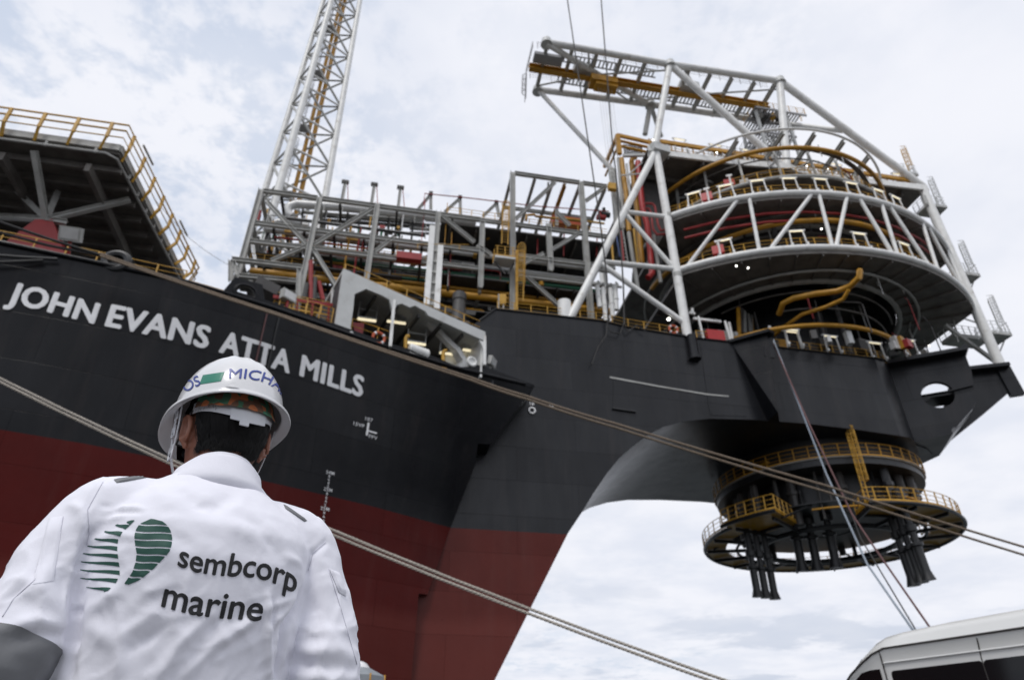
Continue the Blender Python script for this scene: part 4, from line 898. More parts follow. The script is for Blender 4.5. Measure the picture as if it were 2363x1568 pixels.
# red fire mains following the middle deck
for k,(dz,off) in enumerate(((0,0),(-.7,.15))):
    q=[KV(6,505,780+k*40,48.2)] if False else []
    r2=[p+V*(.9+off)-W*(.9-dz+.25*0)+W*dz*.4 for p in rim(47.9)]
    r2=[p for p in r2 if 26.5<p.dot(U)<54]
    tube(tf,'fire_main',r2[::3]+[r2[-1]],.13,'red_paint',8)
tube(tf,'fire_main',[KV(6,400,770,48.4),KV(6,470,775,48.4),KV(6,492,800,48.4),KV(6,520,960,48.4),KV(6,545,1015,48.4),KV(6,590,1005,48.2)],.13,'red_paint',8)
tube(tf,'fire_main',[KV(6,400,815,48.6),KV(6,440,820,48.6),KV(6,455,850,48.6),KV(6,475,1000,48.6),KV(6,510,1050,48.6),KV(6,600,1045,48.4)],.13,'red_paint',8)
for i,(x1,y1,x2,y2) in enumerate(((560,430,760,570),(900,450,1350,500),(1600,930,1900,720))): tube(tf,'fire_main',[KV(6,x1,y1,53),KV(6,x2,y2,53)],.12,'red_paint',8)
# ------------------------------------------------------------------ riser stack left of the frame
rs=T('riser_stack','vertical bundle of yellow, grey and red pipes rising beside the turret frame','pipe stack',P(22.5,50.5,36))
def pk(name,pts,r,mat,v): tube(rs,name,[KV(6,x,y,v) for x,y in pts],r,mat,10)
pk('yellow_pipe',[(195,372),(235,690),(262,1020)],.27,'amber_paint',50); pk('yellow_pipe',[(320,362),(290,372),(283,400),(330,800),(350,1020),(378,1310)],.3,'amber_paint',51)
pk('red_pipe',[(340,400),(375,760),(385,830),(425,960),(450,1200),(468,1400),(430,1435)],.32,'bright_red',50.2)
pk('grey_pipe',[(110,480),(150,800),(165,1000)],.45,'grey_steel',51); pk('grey_pipe',[(165,370),(195,700),(215,1000)],.2,'grey_steel',50.5); pk('grey_pipe',[(240,420),(270,700)],.14,'pale_steel',50)
pk('yellow_pipe',[(305,1000),(340,1310)],.14,'yellow_paint',49.5); pk('yellow_pipe',[(105,1100),(120,1285)],.12,'yellow_paint',49.5); pk('red_pipe',[(190,1020),(215,1290)],.1,'red_paint',49.5)
pk('grey_pipe',[(260,1030),(345,1560)],.22,'grey_steel',50); pk('grey_pipe',[(480,1060),(545,1480)],.2,'grey_steel',50.4); pk('blue_pipe',[(150,1060),(180,1250)],.1,'blue_paint',51)
m=MB(); q=[PV(1424,312,50),PV(1503,330,50)]
for dz in (0,-.9,-1.8): m.box(q[0]+W*dz,q[1]+W*dz,.3,.42 if dz==0 else .16)
m.box(q[0],q[0]-W*3.2,.4,.5); m.box(q[0],q[0]+V*5,.35,.45); m.box(q[0]-W*1.6,q[0]+V*5-W*1.6,.2,.2); m.build('top_frame','amber_paint',rs)
m=MB(); m.box(KV(6,210,345,50),KV(6,470,340,50),.3,.35); m.box(KV(6,260,510,49.5),KV(6,465,335,49.5),.12,.12); m.box(KV(6,190,522,49.5),KV(6,390,505,49.5),.12,.12); m.build('tie_bar','pale_steel',rs)
m=MB(); m.plate([KV(6,x,y,51.5) for x,y in ((300,420),(420,420),(640,900),(700,1300),(560,1300),(330,900))],V*.4); m.build('cable_wall','dark_steel',rs,fix=True)
m=MB()
for i in range(7): m.box(KV(6,205+i*2,250+i*14,52),KV(6,380,262+i*12,52),.1,.1)
m.build('tray_ladder','dark_steel',rs)
m=MB(); 
for i in range(26): m.box(KV(6,85+i*5.4,460+i*33,50.3),KV(6,118+i*5.4,462+i*33,50.3),.08,.1)
m.box(KV(6,85,460,50.3),KV(6,220,1320,50.3),.1,.1); m.box(KV(6,118,462,50.3),KV(6,255,1322,50.3),.1,.1); m.build('ladder','grey_steel',rs)
pk('brace_pipe',[(430,760),(500,420)],.3,'underside_steel',56)
# white vent pipes with goose necks on the bow deck
for i,(xt,yt,xb,yb) in enumerate(((92,60,112,225),(135,75,160,330),(192,80,212,300),(230,70,240,245))):
    t=T('vent_pipe',('short white','long white','white','thin white')[i]+(' vent pipe nearest the brace foot',' vent pipe second from the brace foot',' vent pipe third from the brace foot',' vent pipe farthest from the brace foot')[i],'vent',KV('a',xb,yb,47.6),'white vent pipes on the bow deck')
    a,b=KV('a',xt,yt,48.2),KV('a',xb,yb,48.2); m=MB(); m.tube([b,a],.22,10); m.tube([b+(a-b)*.45,b+(a-b)*.5],.27,10); m.build('pipe','white_steel',t,True)
    c=KV('a',xt+18,yt-45,48.6); tube(t,'goose_neck',[a+U*(.3*math.sin(k*.5))-U*0+W*(.3-.3*math.cos(k*.5)) for k in range(7)],.09,'silver_lagging',8)
m=MB(); t=T('pipe_header','white horizontal header pipe over the vent pipes','pipe',KV('a',40,40,48.5)); m.tube([KV('a',35,35,48.5),KV('a',280,70,48.5)],.14,8); m.build('pipe','white_steel',t,True)
# ------------------------------------------------------------------ gantry crane
gc=T('gantry_crane','white tubular gantry with a yellow runway beam overhanging the turret frame','gantry crane',P(30,50,74))
GW=74.0
na=[P(13.35,47.0,GW),P(29,47.0,GW),P(43.6,46.6,GW)]; fa=[P(13.8,53.7,GW),P(28.8,53.1,GW),P(46,52.7,GW)]
tube(gc,'girder',na,.42,'white_steel',12); tube(gc,'girder',fa,.42,'white_steel',12); tube(gc,'girder',[fa[2],PV(1943,302,47.2)],.34,'white_steel',10)
for p in na+fa[:2]: m=MB(); m.tube([p+W*.35,p-W*.5],[.6,.72],14); m.build('node','pale_steel',gc,True)
tube(gc,'post',[na[1],P(25.45,47.4,59)],.40,'white_steel',12); tube(gc,'post',[na[2],P(41.4,47.3,58.9)],.46,'white_steel',12); tube(gc,'post',[na[1],P(40.9,47.4,59.2)],.42,'white_steel',12)
tube(gc,'post',[na[2],P(59.1,47.2,59)],.46,'white_steel',12)
tube(gc,'post',[fa[1],KV(5,1150,960,54)],.34,'pale_steel',10); tube(gc,'post',[fa[1],KV(5,1290,980,57)],.3,'pale_steel',10)
tube(gc,'stay',[fa[0],PV(1412,392,53)],.3,'white_steel',10); tube(gc,'stay',[na[0]-W*.3,fa[1]-W*.1],.36,'white_steel',10)
for i,u in enumerate((13.5,16.6,19.7,22.8,25.9,31.6,34.5,37.4,40.5,43.2)): beam(gc,'cross_beam',P(u,47.2,GW-.1),P(u+.1,53.2,GW-.1),.4,.5,'grey_steel')
for a,b in ((13.6,19.7),(25.9,19.7),(25.9,34.5),(40.5,34.5)): tube(gc,'lattice',[P(a,53,GW-.2),P(b,50,GW-.5)],.12,'pale_steel',8); tube(gc,'lattice',[P(b,50,GW-.5),P(a+5,47.2,GW-.2)],.12,'pale_steel',8)
beam(gc,'runway_beam',P(11.9,50.2,73.3),P(44,50.2,73.6),.7,.85,'amber_paint')
m=MB(); m.box(P(19.6,50.2,72.6),P(23.0,50.2,72.6),1.6,1.0); m.box(P(20.2,50.2,71.9),P(23.0,50.2,71.9),1.2,.7); m.build('trolley','amber_paint',gc)
for i in range(6): tube(gc,'hoist_wire',[P(20.6+i*.35,50.2,71.6),P(20.9+i*.3,50.4,58)],.018,'grey_steel',5)
m=MB(); m.plate([P(12.2,48.3,73.9),P(15.8,48.3,73.9),P(15.8,49.6,73.9),P(12.2,49.6,73.9)],(0,0,-.5)); m.build('end_platform','grating',gc,fix=True)
m=MB(); 
for v0,v1,u0,u1 in ((51.0,52.2,16,44),(48.2,49.2,16,28)):
    for i in range(int((u1-u0)/.5)): m.box(P(u0+i*.5,v0,74.1),P(u0+i*.5,v1,74.1),.18,.06)
    m.box(P(u0,v0,74.1),P(u1,v0,74.1),.1,.2); m.box(P(u0,v1,74.1),P(u1,v1,74.1),.1,.2)
m.build('walkway','grating',gc)
for v in (48.1,52.4): rail(gc,[P(12.5,v,74.2),P(43,v,74.2)],'grating',1.2,1.4,.028,kick=False)
rail(gc,[P(11.9,48,74),P(11.9,52,74)],'grating',1.2,1.0,.028)
cage(gc,P(12.0,53,70.6),P(12.0,52.4,74.6),-U,'ladder_cage','grating',wd=.7,dp=.5)
for u,w_ in ((31.5,2.5),(17.5,2.0)): 
    m=MB(); m.plate([P(u,49.2,73.6),P(u+w_,49.2,73.6),P(u+w_,51,73.6),P(u,51,73.6)],(0,0,1.2)); m.build('hoist_cabinet','pale_steel',gc,fix=True)
# service platform at the inboard end
sp=T('crane_platform','grey grated service platform under the inboard end of the gantry runway','platform',P(43,51.5,70))
for w,u0,u1,v0,v1 in ((72.2,41.5,48.6,49.5,53.5),(68.2,41,46.5,50,54),(64.2,35.5,43,51,55)):
    m=MB()
    for i in range(int((u1-u0)/.42)): m.box(P(u0+i*.42,v0,w),P(u0+i*.42,v1,w),.2,.08)
    for v in (v0,(v0+v1)/2,v1): m.box(P(u0,v,w-.1),P(u1,v,w-.1),.15,.3)
    m.build('grating_floor','grating',sp); rail(sp,[P(u0,v1,w),P(u0,v0,w),P(u1,v0,w),P(u1,v1,w)],'grating' if w<70 else 'yellow_paint',1.2,1.1,.03,kick=False)
for u,v in ((41.7,50),(46,50),(41.7,53.5),(46,53.5)): bar(sp,'post',P(u,v,59),P(u,v,72),.3,.3,'pale_steel')
for a,b in (((41.7,50,60),(46,50,68)),((46,50,60),(41.7,50,68)),((36,51.2,59),(36,51.2,64)),((40,51.2,64),(37,51.2,59))): bar(sp,'brace',P(*a),P(*b),.2,.2,'pale_steel')
m=MB()
for i in range(14): m.box(P(38.5+i*.28,51.5,64.4+i*.28),P(38.5+i*.28,52.7,64.4+i*.28),.3,.06)
m.box(P(38.5,51.5,64.3),P(42.2,51.5,68.1),.1,.3); m.box(P(38.5,52.7,64.3),P(42.2,52.7,68.1),.1,.3); m.build('stair','grating',sp)
for i in range(8): bar(sp,'machinery',P(42+i*.6,50.5+random.random()*2,72.5),P(42.4+i*.6,50.5,72.5),.6,random.uniform(.6,1.6),random.choice(('amber_paint','grey_steel','dark_steel','yellow_paint')))
# small platforms with ladders down the outer leg
for i,(x,y,wd_) in enumerate(((2093,408,1.9),(2152,482,2.6),(2233,640,1.8),(2300,775,2.2))):
    p=PV(x,y,47.6); t=T('leg_platform',('topmost small grey platform on the outer leg beside the top deck','grey platform with lamp on the outer leg below the top deck','small grey platform on the outer leg level with the lower ring deck','lowest small grey platform on the outer leg above the bracket')[i],'platform',p,'platforms on the outer leg')
    m=MB(); m.plate([p+P(a*wd_/2,b,0) for a,b in ((-1,-.7),(1,-.7),(1,1.2),(-1,1.2))],(0,0,-.25)); m.build('floor_plate','grey_steel',t,fix=True)
    rail(t,[p+P(-wd_/2,1.2,.05),p+P(-wd_/2,-.7,.05),p+P(wd_/2,-.7,.05),p+P(wd_/2,1.2,.05)],'pale_steel',1.3,.7,.03); m=MB(); m.box(p+P(wd_/2-.1,.2,-.2),p+P(-.2,.6,-2.0),.12,.12); m.build('bracket','grey_steel',t)
    cage(t,p+P(wd_/2-.5,-.1,.1),p+P(wd_/2-.3,-.1,4.6),U*.7-V*.7,'ladder_cage','yellow_paint' if i<1 else 'pale_steel',wd=.5,dp=.6,r=.03,hoop=.7)
t=T('bracket_platform','low grey platform with stays between the lower ring deck and outer leg foot','platform',PV(2230,770,48.5)); 
p,q=PV(2200,770,49),PV(2285,790,49); q.z=p.z; m=MB(); m.plate([p,q,q+V*1.8,p+V*1.8],(0,0,-.3)); m.build('floor_plate','grey_steel',t,fix=True); rail(t,[p+V*1.8,p,q,q+V*1.8],'pale_steel',1.2,.8,.03); m=MB(); m.box(PV(2180,750,49),PV(2318,850,49),.3,.4); m.box(PV(2165,715,49),PV(2270,750,49),.12,.12); m.box(PV(2190,690,49),PV(2210,790,49),.12,.12); m.build('stay','grey_steel',t)
# ------------------------------------------------------------------ hanging turret (chain table) under the bow
CT=(42,57.5)
ct=T('chain_table','black round mooring turret hanging under the bow with yellow walkway rings','mooring turret',P(*CT,21))
m=MB(); m.tube([P(*CT,26.2),P(*CT,23.6)],9.0,48); m.build('upper_drum','black_steel',ct,True)
m=MB(); m.ring(circ(CT,9.55,23.1,64),circ(CT,5,23.1,64),(0,0,.55)); m.build('upper_disc','black_steel',ct,fix=True)
m=MB(); m.tube([P(*CT,23.2),P(*CT,20.2)],6.9,48); m.build('turret_core','black_steel',ct,True)
rail(ct,circ(CT,9.75,23.75,64),'amber_paint',1.15,1.25,.035,closed=True)  # yellow rail in darker amber: shade under the bow put into its colour
m=MB(); m.ring(circ(CT,9.7,23.68,64),circ(CT,9.0,23.68,64),(0,0,.12)); m.build('disc_edge','grey_steel',ct,fix=True)
# walkway ring with cut-outs
m=MB()
def sector(a0,a1,r0,r1,w,th=.18,n=10):
    o=arc(CT,r1,a0,a1,w,n); i_=arc(CT,r0,a0,a1,w,n); k=len(o); m.plate(o+i_[::-1],(0,0,th))
for a0,a1,r0,r1 in ((18,62,8.8,11.3),(62,107,8.2,11.4),(142,168,7.4,12.4),(168,200,9.4,11.5),(200,262,9.4,11.3),(262,345,9.6,11.3),(345,378,9.2,11.3)): sector(a0,a1,r0,r1,18.95)
m.build('walkway_ring','amber_paint',ct,fix=True)
m=MB(); m.tube(arc(CT,11.45,168,467,18.93,70),.16,6); m.tube(arc(CT,12.5,142,168,18.93,8),.16,6); m.tube(arc(CT,8.4,150,467,18.8,60),.14,6); m.tube(circ(CT,6.3,18.6,48),.25,6,closed=True); m.build('ring_beam','black_steel',ct,True)
for k in range(18):
    a=R(k*20+6); c_,s_=math.cos(a),math.sin(a); bar(ct,'spoke',P(CT[0]+6*c_,CT[1]-6*s_,18.6),P(CT[0]+11.2*c_,CT[1]-11.2*s_,18.75),.18,.3,'black_steel') if not 108<(k*20+6)<142 else None
    if k%3==0: tube(ct,'brace',[P(CT[0]+7.6*c_,CT[1]-7.6*s_,20.5),P(CT[0]+10.6*math.cos(a+.3),CT[1]-10.6*math.sin(a+.3),18.8)],.1,'black_steel',6)
rail(ct,[P(CT[0]+8.4*math.cos(R(107)),CT[1]-8.4*math.sin(R(107)),19.15)]+arc(CT,11.35,107,14,19.15,30),'yellow_paint',1.15,1.2,.035); rail(ct,[P(CT[0]+7.5*math.cos(R(142)),CT[1]-7.5*math.sin(R(142)),19.15)]+arc(CT,12.4,142,168,19.15,8),'yellow_paint',1.25,.95,.04); rail(ct,arc(CT,11.5,168,372,19.15,50),'yellow_paint',1.15,1.3,.032)
rail(ct,arc(CT,8.5,20,70,19.15,12),'yellow_paint',1.15,1.2,.035)
m=MB(); m.ring(circ(CT,8.6,20.15,48),circ(CT,3,20.15,48),(0,0,.12)); m.build('inner_floor','black_steel',ct,fix=True)
# chain stoppers: three bundles of three legs, tubes with trumpet feet
def chain(p,top,bot,tilt=(0,0),r=.26):
    p=Vector(p); h=top-bot; d=P(tilt[0],tilt[1],0)
    at_=lambda f:P(p.x,p.y,top-h*f)+d*f
    m=MB(); m.tube([at_(f) for f in (0,.12,.13,.40,.41,.48,.49,.60,.61,.64,.65,.90,.96,1)],[r*1.25,r*1.25,r*.8,r*.8,r*1.3,r*1.3,r*.75,r*.75,r*1.45,r*1.45,r*.95,r*.95,r*1.25,r*1.5],12); return m
KC=lambda x,y: K('c',x,y)
# front bundle
for x,y in ((760,480),(870,470),(1005,440)): 
    t=PH(*KC(x,y),23.0); u,v,_=UVW(t); chain((u,v,0),23.2,15.6,(.5,1.2),.42).build('chain_tube','black_steel',ct,True)
for x,y in ((540,1320),(605,1328),(672,1338)): 
    q=PH(*KC(x,y),13.2); u,v,_=UVW(q); chain((u-.2,v-.5,0),19.8,13.2,(.2,.5),.34).build('chain_tube','black_steel',ct,True)
for x,y in ((1735,1235),(1795,1212),(1850,1190)): 
    q=PH(*KC(x,y),13.2); u,v,_=UVW(q); chain((u-.5,v-.2,0),20.5,13.2,(.5,.2),.36).build('chain_tube','black_steel',ct,True)
for k in range(40):
    a=R(k*9+random.uniform(-3,3)); r=random.uniform(7.3,8.7); p=P(CT[0]+r*math.cos(a),CT[1]-r*math.sin(a),0); m=MB(); zb=20.2-random.choice((0,0,.8,1.4)); rr_=random.choice((.12,.2,.34,.42)); m.tube([p+W*23.1,p+W*21.9,p+W*21.85,p+W*21.5,p+W*21.45,p+W*zb],[rr_,rr_,rr_*1.3,rr_*1.3,rr_,rr_],9); m.build('riser_pipe',random.choice(('dark_steel','black_steel','dark_steel')),ct,True)
for a0,a1,w in ((60,130,19.5),(20,80,20.6)): tube(ct,'service_pipe',arc(CT,9.0,a0,a1,w,16),.09,'amber_paint',7)
m=MB(); m.tube([PH(*KC(530,330),24.4),PH(*KC(600,295),24.5),PH(*KC(720,298),24.5),PH(*KC(820,285),24.5),PH(*KC(900,290),24.5),PH(*KC(930,340),24.0)],.2,8); m.build('yellow_pipe','amber_paint',ct,True)
lc=T('caged_ladder','yellow caged ladder between the two walkway rings of the hanging turret','ladder',PH(*KC(1330,440),21))
b=PH(*KC(1385,600),19.3); t_=P(*UVW(b)[:2],25.6); cage(lc,b,t_,-V*.8+U*.2,'ladder_cage',wd=.5,dp=.6,hoop=.7,r=.035)
# ------------------------------------------------------------------ lamps
def lamp_proto():
    t=T('deck_lamp','','deck lamp',(0,0,0)); m=MB(); m.box((-.72,0,0),(-.62,0,1.95),.11,.11); m.box((.72,0,0),(.62,0,1.95),.11,.11); m.box((-.85,0,1.98),(.85,0,1.98),.16,.12); m.box((-.72,-.02,.25),(-.72,-.22,.25),.2,.25); m.box((.72,-.02,.25),(.72,-.22,.25),.2,.25)
    kid(t,m.build('lamp_stand','white_steel',t)); m=MB(); m.tube([(-.62,-.03,1.88),(.62,-.03,1.88)],.055,8); kid(t,m.build('tube','tube_light',t,True)); return t
proto=lamp_proto(); first=[True]
def deck_lamp(p,dirv,label,g='tube lamps on goalpost stands along the turret decks',s=1.):
    t=proto if first[0] else copy_tree(proto); first[0]=False
    t.location=p; t.rotation_euler=(0,0,math.atan2(dirv.y,dirv.x)); t.scale=(s,s,s); t['label']=label; t['group']=g; return t
def on_rim(i,x,y,w,v_off=.3):
    u=UVW(KH(i,x,y,w))[0]; r=rim(w); p=at(r,u); a,b=at(r,max(26,u-.5)),at(r,min(58.5,u+.5)); return p+V*v_off,(b-a)
LL=[(6,1120,1260,42.1,'tube lamp on the lower ring deck beside the red hose box'),(6,1790,1160,42.1,'tube lamp on the lower ring deck before the crossed braces'),(7,580,1130,42.1,'tube lamp on the lower ring deck near the outer leg'),(7,970,1240,42.1,'outermost tube lamp on the lower ring deck'),
    (6,850,820,49.1,'tube lamp on the middle ring deck nearest the inner leg'),(6,1130,760,49.1,'tube lamp on the middle ring deck second from the inner leg'),(6,1430,700,49.1,'tube lamp on the middle ring deck third from the inner leg'),(6,1740,650,49.1,'tube lamp on the middle ring deck at mid span'),
    (7,210,640,49.1,'tube lamp on the middle ring deck just past mid span'),(7,490,680,49.1,'tube lamp on the middle ring deck beyond the crossed braces'),(7,720,760,49.1,'tube lamp on the middle ring deck near the outer leg'),(7,860,840,49.1,'outermost tube lamp on the middle ring deck')]
for i,x,y,w,l in LL:
    p,d=on_rim(i,x,y,w); deck_lamp(p,d,l)
for k,(u,l) in enumerate(((28.6,'nearest the inner leg'),(33,'second from the inner leg'),(37,'beside the diagonal post'),(45.3,'just past the upright post'),(48.3,'second past the upright post'),(56.5,'at the outer corner'))):
    deck_lamp(P(u,47.5,59.0),U,'tube lamp on the top deck '+l)
for x,y,l in ((1595,480,'nearest the near bracket'),(1690,480,'on the box deck before the yellow pipe')): pass
BX=[('b',45,640,'second along'),('b',345,690,'before the yellow hoop'),('b',690,740,'at the rounded corner'),('b',950,720,'above the holed bracket')]
for i,x,y,l in BX:
    p=KH(i,x,y,33.5); deck_lamp(p,U,'tube lamp on the bow box deck '+l)
deck_lamp(KH('a',1610,545,33.5),U,'tube lamp on the bow box deck behind the near bracket')
for k,(x,y) in enumerate(((612,585),(855,605),(1020,780),(1290,865),(1480,840))):
    t=T('shelter_lamp','long tube lamp hung in the shelter '+('by the red locker','by the first pillar','over the life raft canister','beside the davit foot','at the end wall')[k],'tube lamp',SP(x,y,2.2),'tube lamps hung in the shelter')
    a,b=SP(x-75,y-8,2.2),SP(x+75,y+12,2.2); m=MB(); m.tube([a,b],.10,8); m.build('tube','tube_light',t,True); m=MB(); m.box(a+W*.14,b+W*.14,.22,.12)
    for q in (a,b): m.box(q+W*.15+(b-a)*0,q+W*1.5,.07,.07)
    m.box(a+W*.9,b+W*.9,.06,.06); m.build('hanger','pale_steel',t)
fl=[((6,1220,1330,43.0),'bright round floodlight just under the lower rim near the inner leg'),((6,1325,1348,43.0),'second bright round floodlight under the lower rim'),((7,150,1000,44),'bright round floodlight behind the crossed braces'),((7,710,1075,45.5),'bright round floodlight behind the outer braces'),((7,220,760,43.5),'bright round floodlight under the middle rim at mid span'),((6,1045,318,47.3),'bright round floodlight on the top deck by the diagonal post'),((7,20,438,47.3),'bright round floodlight on the top deck past the upright post'),((7,207,468,47.3),'brightest round floodlight on the top deck edge'),((7,795,530,47.5),'bright round floodlight under the topmost leg platform'),(('a',640,315,47.6),'bright floodlight at the foot of the inner leg'),(('b',1065,630,52),'bright round floodlight behind the holed bracket'),((6,475,205,47.2),'bright round floodlight at the top of the inner leg')]
for (i,x,y,v),l in fl:
    p=KV(i,x,y,v); t=T('round_floodlight',l,'floodlight',p,'lit round floodlights on the turret'); d=(CAM-p).normalized(); d=(d+Vector((0,-.3,-.1))).normalized()
    m=MB(); m.tube([p-d*.3,p-d*.02],[.07,.10],12); m.build('housing','grey_steel',t,True); m=MB(); m.tube([p-d*.02,p+d*.02],(.075 if 'foot' not in l else .15),12); m.build('lens','flood_light',t,True)
for i,(k,x,y,w,l) in enumerate(((6,1060,1255,42.1,'red hose box on the lower ring deck rail'),(6,950,790,49.1,'red hose box on the middle ring deck rail'),(6,1200,590,52.4,'red hose box on the upper gallery rail'))):
    p,d=on_rim(k,x,y,w,.1 if w<50 else 2.6); d=d.normalized(); t=T('hose_box',l,'hose box',p,'red hose boxes'); m=MB(); m.box(p-d*.55+W*.75,p+d*.55+W*.75,.4,.95); m.build('box','bright_red',t); m=MB(); m.box(p-V*.25,p-V*.25+W*1.7,.14,.14); m.box(p-d*.3-V*.25+W*1.65,p+d*.3-V*.25+W*1.65,.2,.2); m.build('monitor_stand','white_steel',t)
p=KV('a',1000,470,47.5); t=T('hose_box','red hose box on the bow deck rail between two white posts','hose box',p,'red hose boxes'); m=MB(); m.box(p-U*.85+W*.3,p+U*.85+W*.3,.5,1.2); m.build('box','bright_red',t); bar(t,'stand_post',p-U*1.2-W*.5,p-U*1.35+W*2.4,.16,.16,'white_steel'); bar(t,'stand_post',p+U*1.5-W*.6,p+U*1.3+W*2.2,.16,.16,'white_steel')
lifebuoy(KV('a',676,393,47.1),V,'orange lifebuoy on the bow deck rail beside the inner leg',.40)
dg=T('deck_gear','grey and white winch gear crowding the bow deck behind the near bracket','deck gear',KV('a',1100,440,49))
for i in range(18):
    x=830+i*36; p=KV('a',x,455+i*3.2,48.5+random.random()*2); bar(dg,'gear_box',p,p+U*random.uniform(.4,1.2),.8,random.uniform(.6,1.8),random.choice(('dark_steel','pale_steel','amber_paint','dark_steel','grey_steel','white_steel','black_steel')))
m=MB(); m.box(KV('a',830,310,48.5),KV('a',1040,335,48.5),.2,.25); m.box(KV('a',795,265,48.5),KV('a',840,275,48.5),.2,.2); m.box(KV('a',818,235,48.5),KV('a',822,275,48.5),.25,.2); m.box(KV('a',1100,340,48),KV('a',1130,500,48),.22,.22); m.build('white_frame','white_steel',dg)
for i in range(10): x=1180+i*14; tube(dg,'stand_pipe',[KV('a',x,420,50+i*.3),KV('a',x+random.uniform(-20,20),230+i*8,50+i*.3)],random.choice((.06,.1,.2)),random.choice(('dark_steel','amber_paint','dark_steel','grey_steel')),7)
tube(dg,'white_post',[KV('a',1410,370,47.4),KV('a',1440,520,47.4)],.16,'white_steel',8)
# ------------------------------------------------------------------ wires and mooring lines
def PD(x,y,d): return CAM+ray(x,y)*d            # d metres along the lens axis
def line(name,label,cat,pts,r,mat,group=None,sag=0.,n=8,seg=18):
    """hanging line through points, one mesh, a thing of its own"""
    out=[]
    for a,b in zip(pts,pts[1:]):
        for i in range(seg):
            t=i/seg; out.append(a+(b-a)*t-W*(sag*4*t*(1-t)))
    out.append(pts[-1]); o=MB().tube(out,r,n).build(name,mat,None,True); return tag(o,label,cat,group)
line('crane_wire','black wire hanging beside the gantry end, farther from the frame','wire',[PV(1300,-60,46.4),PV(1385,520,46.4),PV(1400,640,46.4),PV(1403,745,46.4)],.075,'rope_dark','black crane wires')
line('crane_wire','black wire passing the yellow top of the riser stack','wire',[PV(1382,-60,46.3),PV(1413,338,46.3),PV(1421,400,46.3),PV(1438,660,46.3),PV(1440,750,46.3)],.08,'rope_dark','black crane wires')
for k,(pts,l) in enumerate((([(1402,740),(1398,775),(1380,800),(1365,840)],'first'),([(1440,745),(1430,770),(1408,765),(1398,745)],'second'),([(1440,750),(1448,765),(1470,750),(1490,765)],'third'))):
    line('slack_line','black slack line draped over the bow deck edge, '+l+' along','line',[PV(x,y,46.6) for x,y in pts],.05,'rope_dark','slack lines over the bow edge',0,6,4)
def laid_rope(name,label,pts,r,mat,group,sag=0.,strand=True):
    """three strand rope: strands twisted round a common axis"""
    if isinstance(pts,list) and len(pts)==2:
        a,b=pts; N_=140; ax=[a+(b-a)*(i/N_)-W*(sag*4*(i/N_)*(1-i/N_)) for i in range(N_+1)]
    m=MB(); L=(b-a).length; pitch=r*9
    side=(b-a).cross(W).normalized(); up=side.cross((b-a).normalized())
    for k in range(3):
        path=[]
        steps=int(L/pitch*6)
        for i in range(steps+1):
            t=i/steps; p=a+(b-a)*t-W*(sag*4*t*(1-t)); ph=2*math.pi*(t*L/pitch)+k*2.094
            path.append(p+side*(math.cos(ph)*r*.5)+up*(math.sin(ph)*r*.5))
        m.tube(path,r*.62,5)
    return tag(m.build(name,mat,None,True),label,'mooring rope',group)
# pale pair that runs behind the worker's shoulders to a quay bollard
laid_rope('mooring_rope','upper strand of the pale rope pair running behind the worker down to the bottom edge',[PD(-60,842,14),PD(1760,1598,11.2)],.026,'rope_pale','pale mooring ropes',.28)
laid_rope('mooring_rope','lower strand of the pale rope pair running behind the worker down to the bottom edge',[PD(-60,850,14.3),PD(1700,1590,11.0)],.026,'rope_pale','pale mooring ropes',.27)
# tan pair from the roller fairlead across the bow
fr=P(-17.0,34.2,26.2)
line('mooring_rope','upper tan rope from the roller fairlead across the whole bow','mooring rope',[PD(231,585,36.5),PD(640,723,37.5),PD(1087,871,38),PD(1217,914,38),PD(1417,976,38.3),PD(1900,1118,39),PD(2420,1278,39)],.07,'rope_tan','tan mooring ropes',.05,8,8)
line('mooring_rope','lower tan rope from the roller fairlead across the whole bow','mooring rope',[PD(231,590,36.4),PD(640,727,37.4),PD(1087,877,37.9),PD(1217,921,37.9),PD(1417,985,38.2),PD(1900,1132,38.9),PD(2420,1297,38.9)],.07,'rope_tan','tan mooring ropes',.05,8,8)
line('mooring_rope','upper grey rope between the frame edge and the roller fairlead','mooring rope',[PD(-60,492,32),PD(110,550,34.5),PD(231,588,36.5)],.075,'rope_dark','grey mooring ropes',.0,8,6)
line('mooring_rope','lower grey rope between the frame edge and the roller fairlead','mooring rope',[PD(-60,520,32),PD(110,566,34.5),PD(231,590,36.6)],.075,'rope_dark','grey mooring ropes',.0,8,6)
line('tag_line','pale blue line from the bow deck down behind the van roof','line',[KV('a',1420,420,46.6),PD(1905,1090,50),PD(2000,1300,44),PD(2118,1470,38),PD(2180,1568,34)],.07,'rope_blue',None,0,8,10)
line('tag_line','dark red line from the bow deck down behind the van roof','line',[KV('a',1440,500,46.5),PD(1870,985,52),PD(1965,1185,46),PD(2005,1245,44),PD(2149,1452,38),PD(2230,1568,34)],.065,'rope_red',None,0,8,10)
line('tag_line','thin grey line between the pale blue and the dark red line','line',[PD(1955,1160,48),PD(1985,1240,45),PD(2116,1458,38),PD(2180,1560,34)],.045,'rope_dark',None,0,6,10)
line('aerial_wire','thin grey wire sagging from the helicopter deck to the pipe rack','wire',[PV(358,461,44),PV(440,552,46),PV(529,612,48)],.02,'grey_steel',None,.12,5,10)
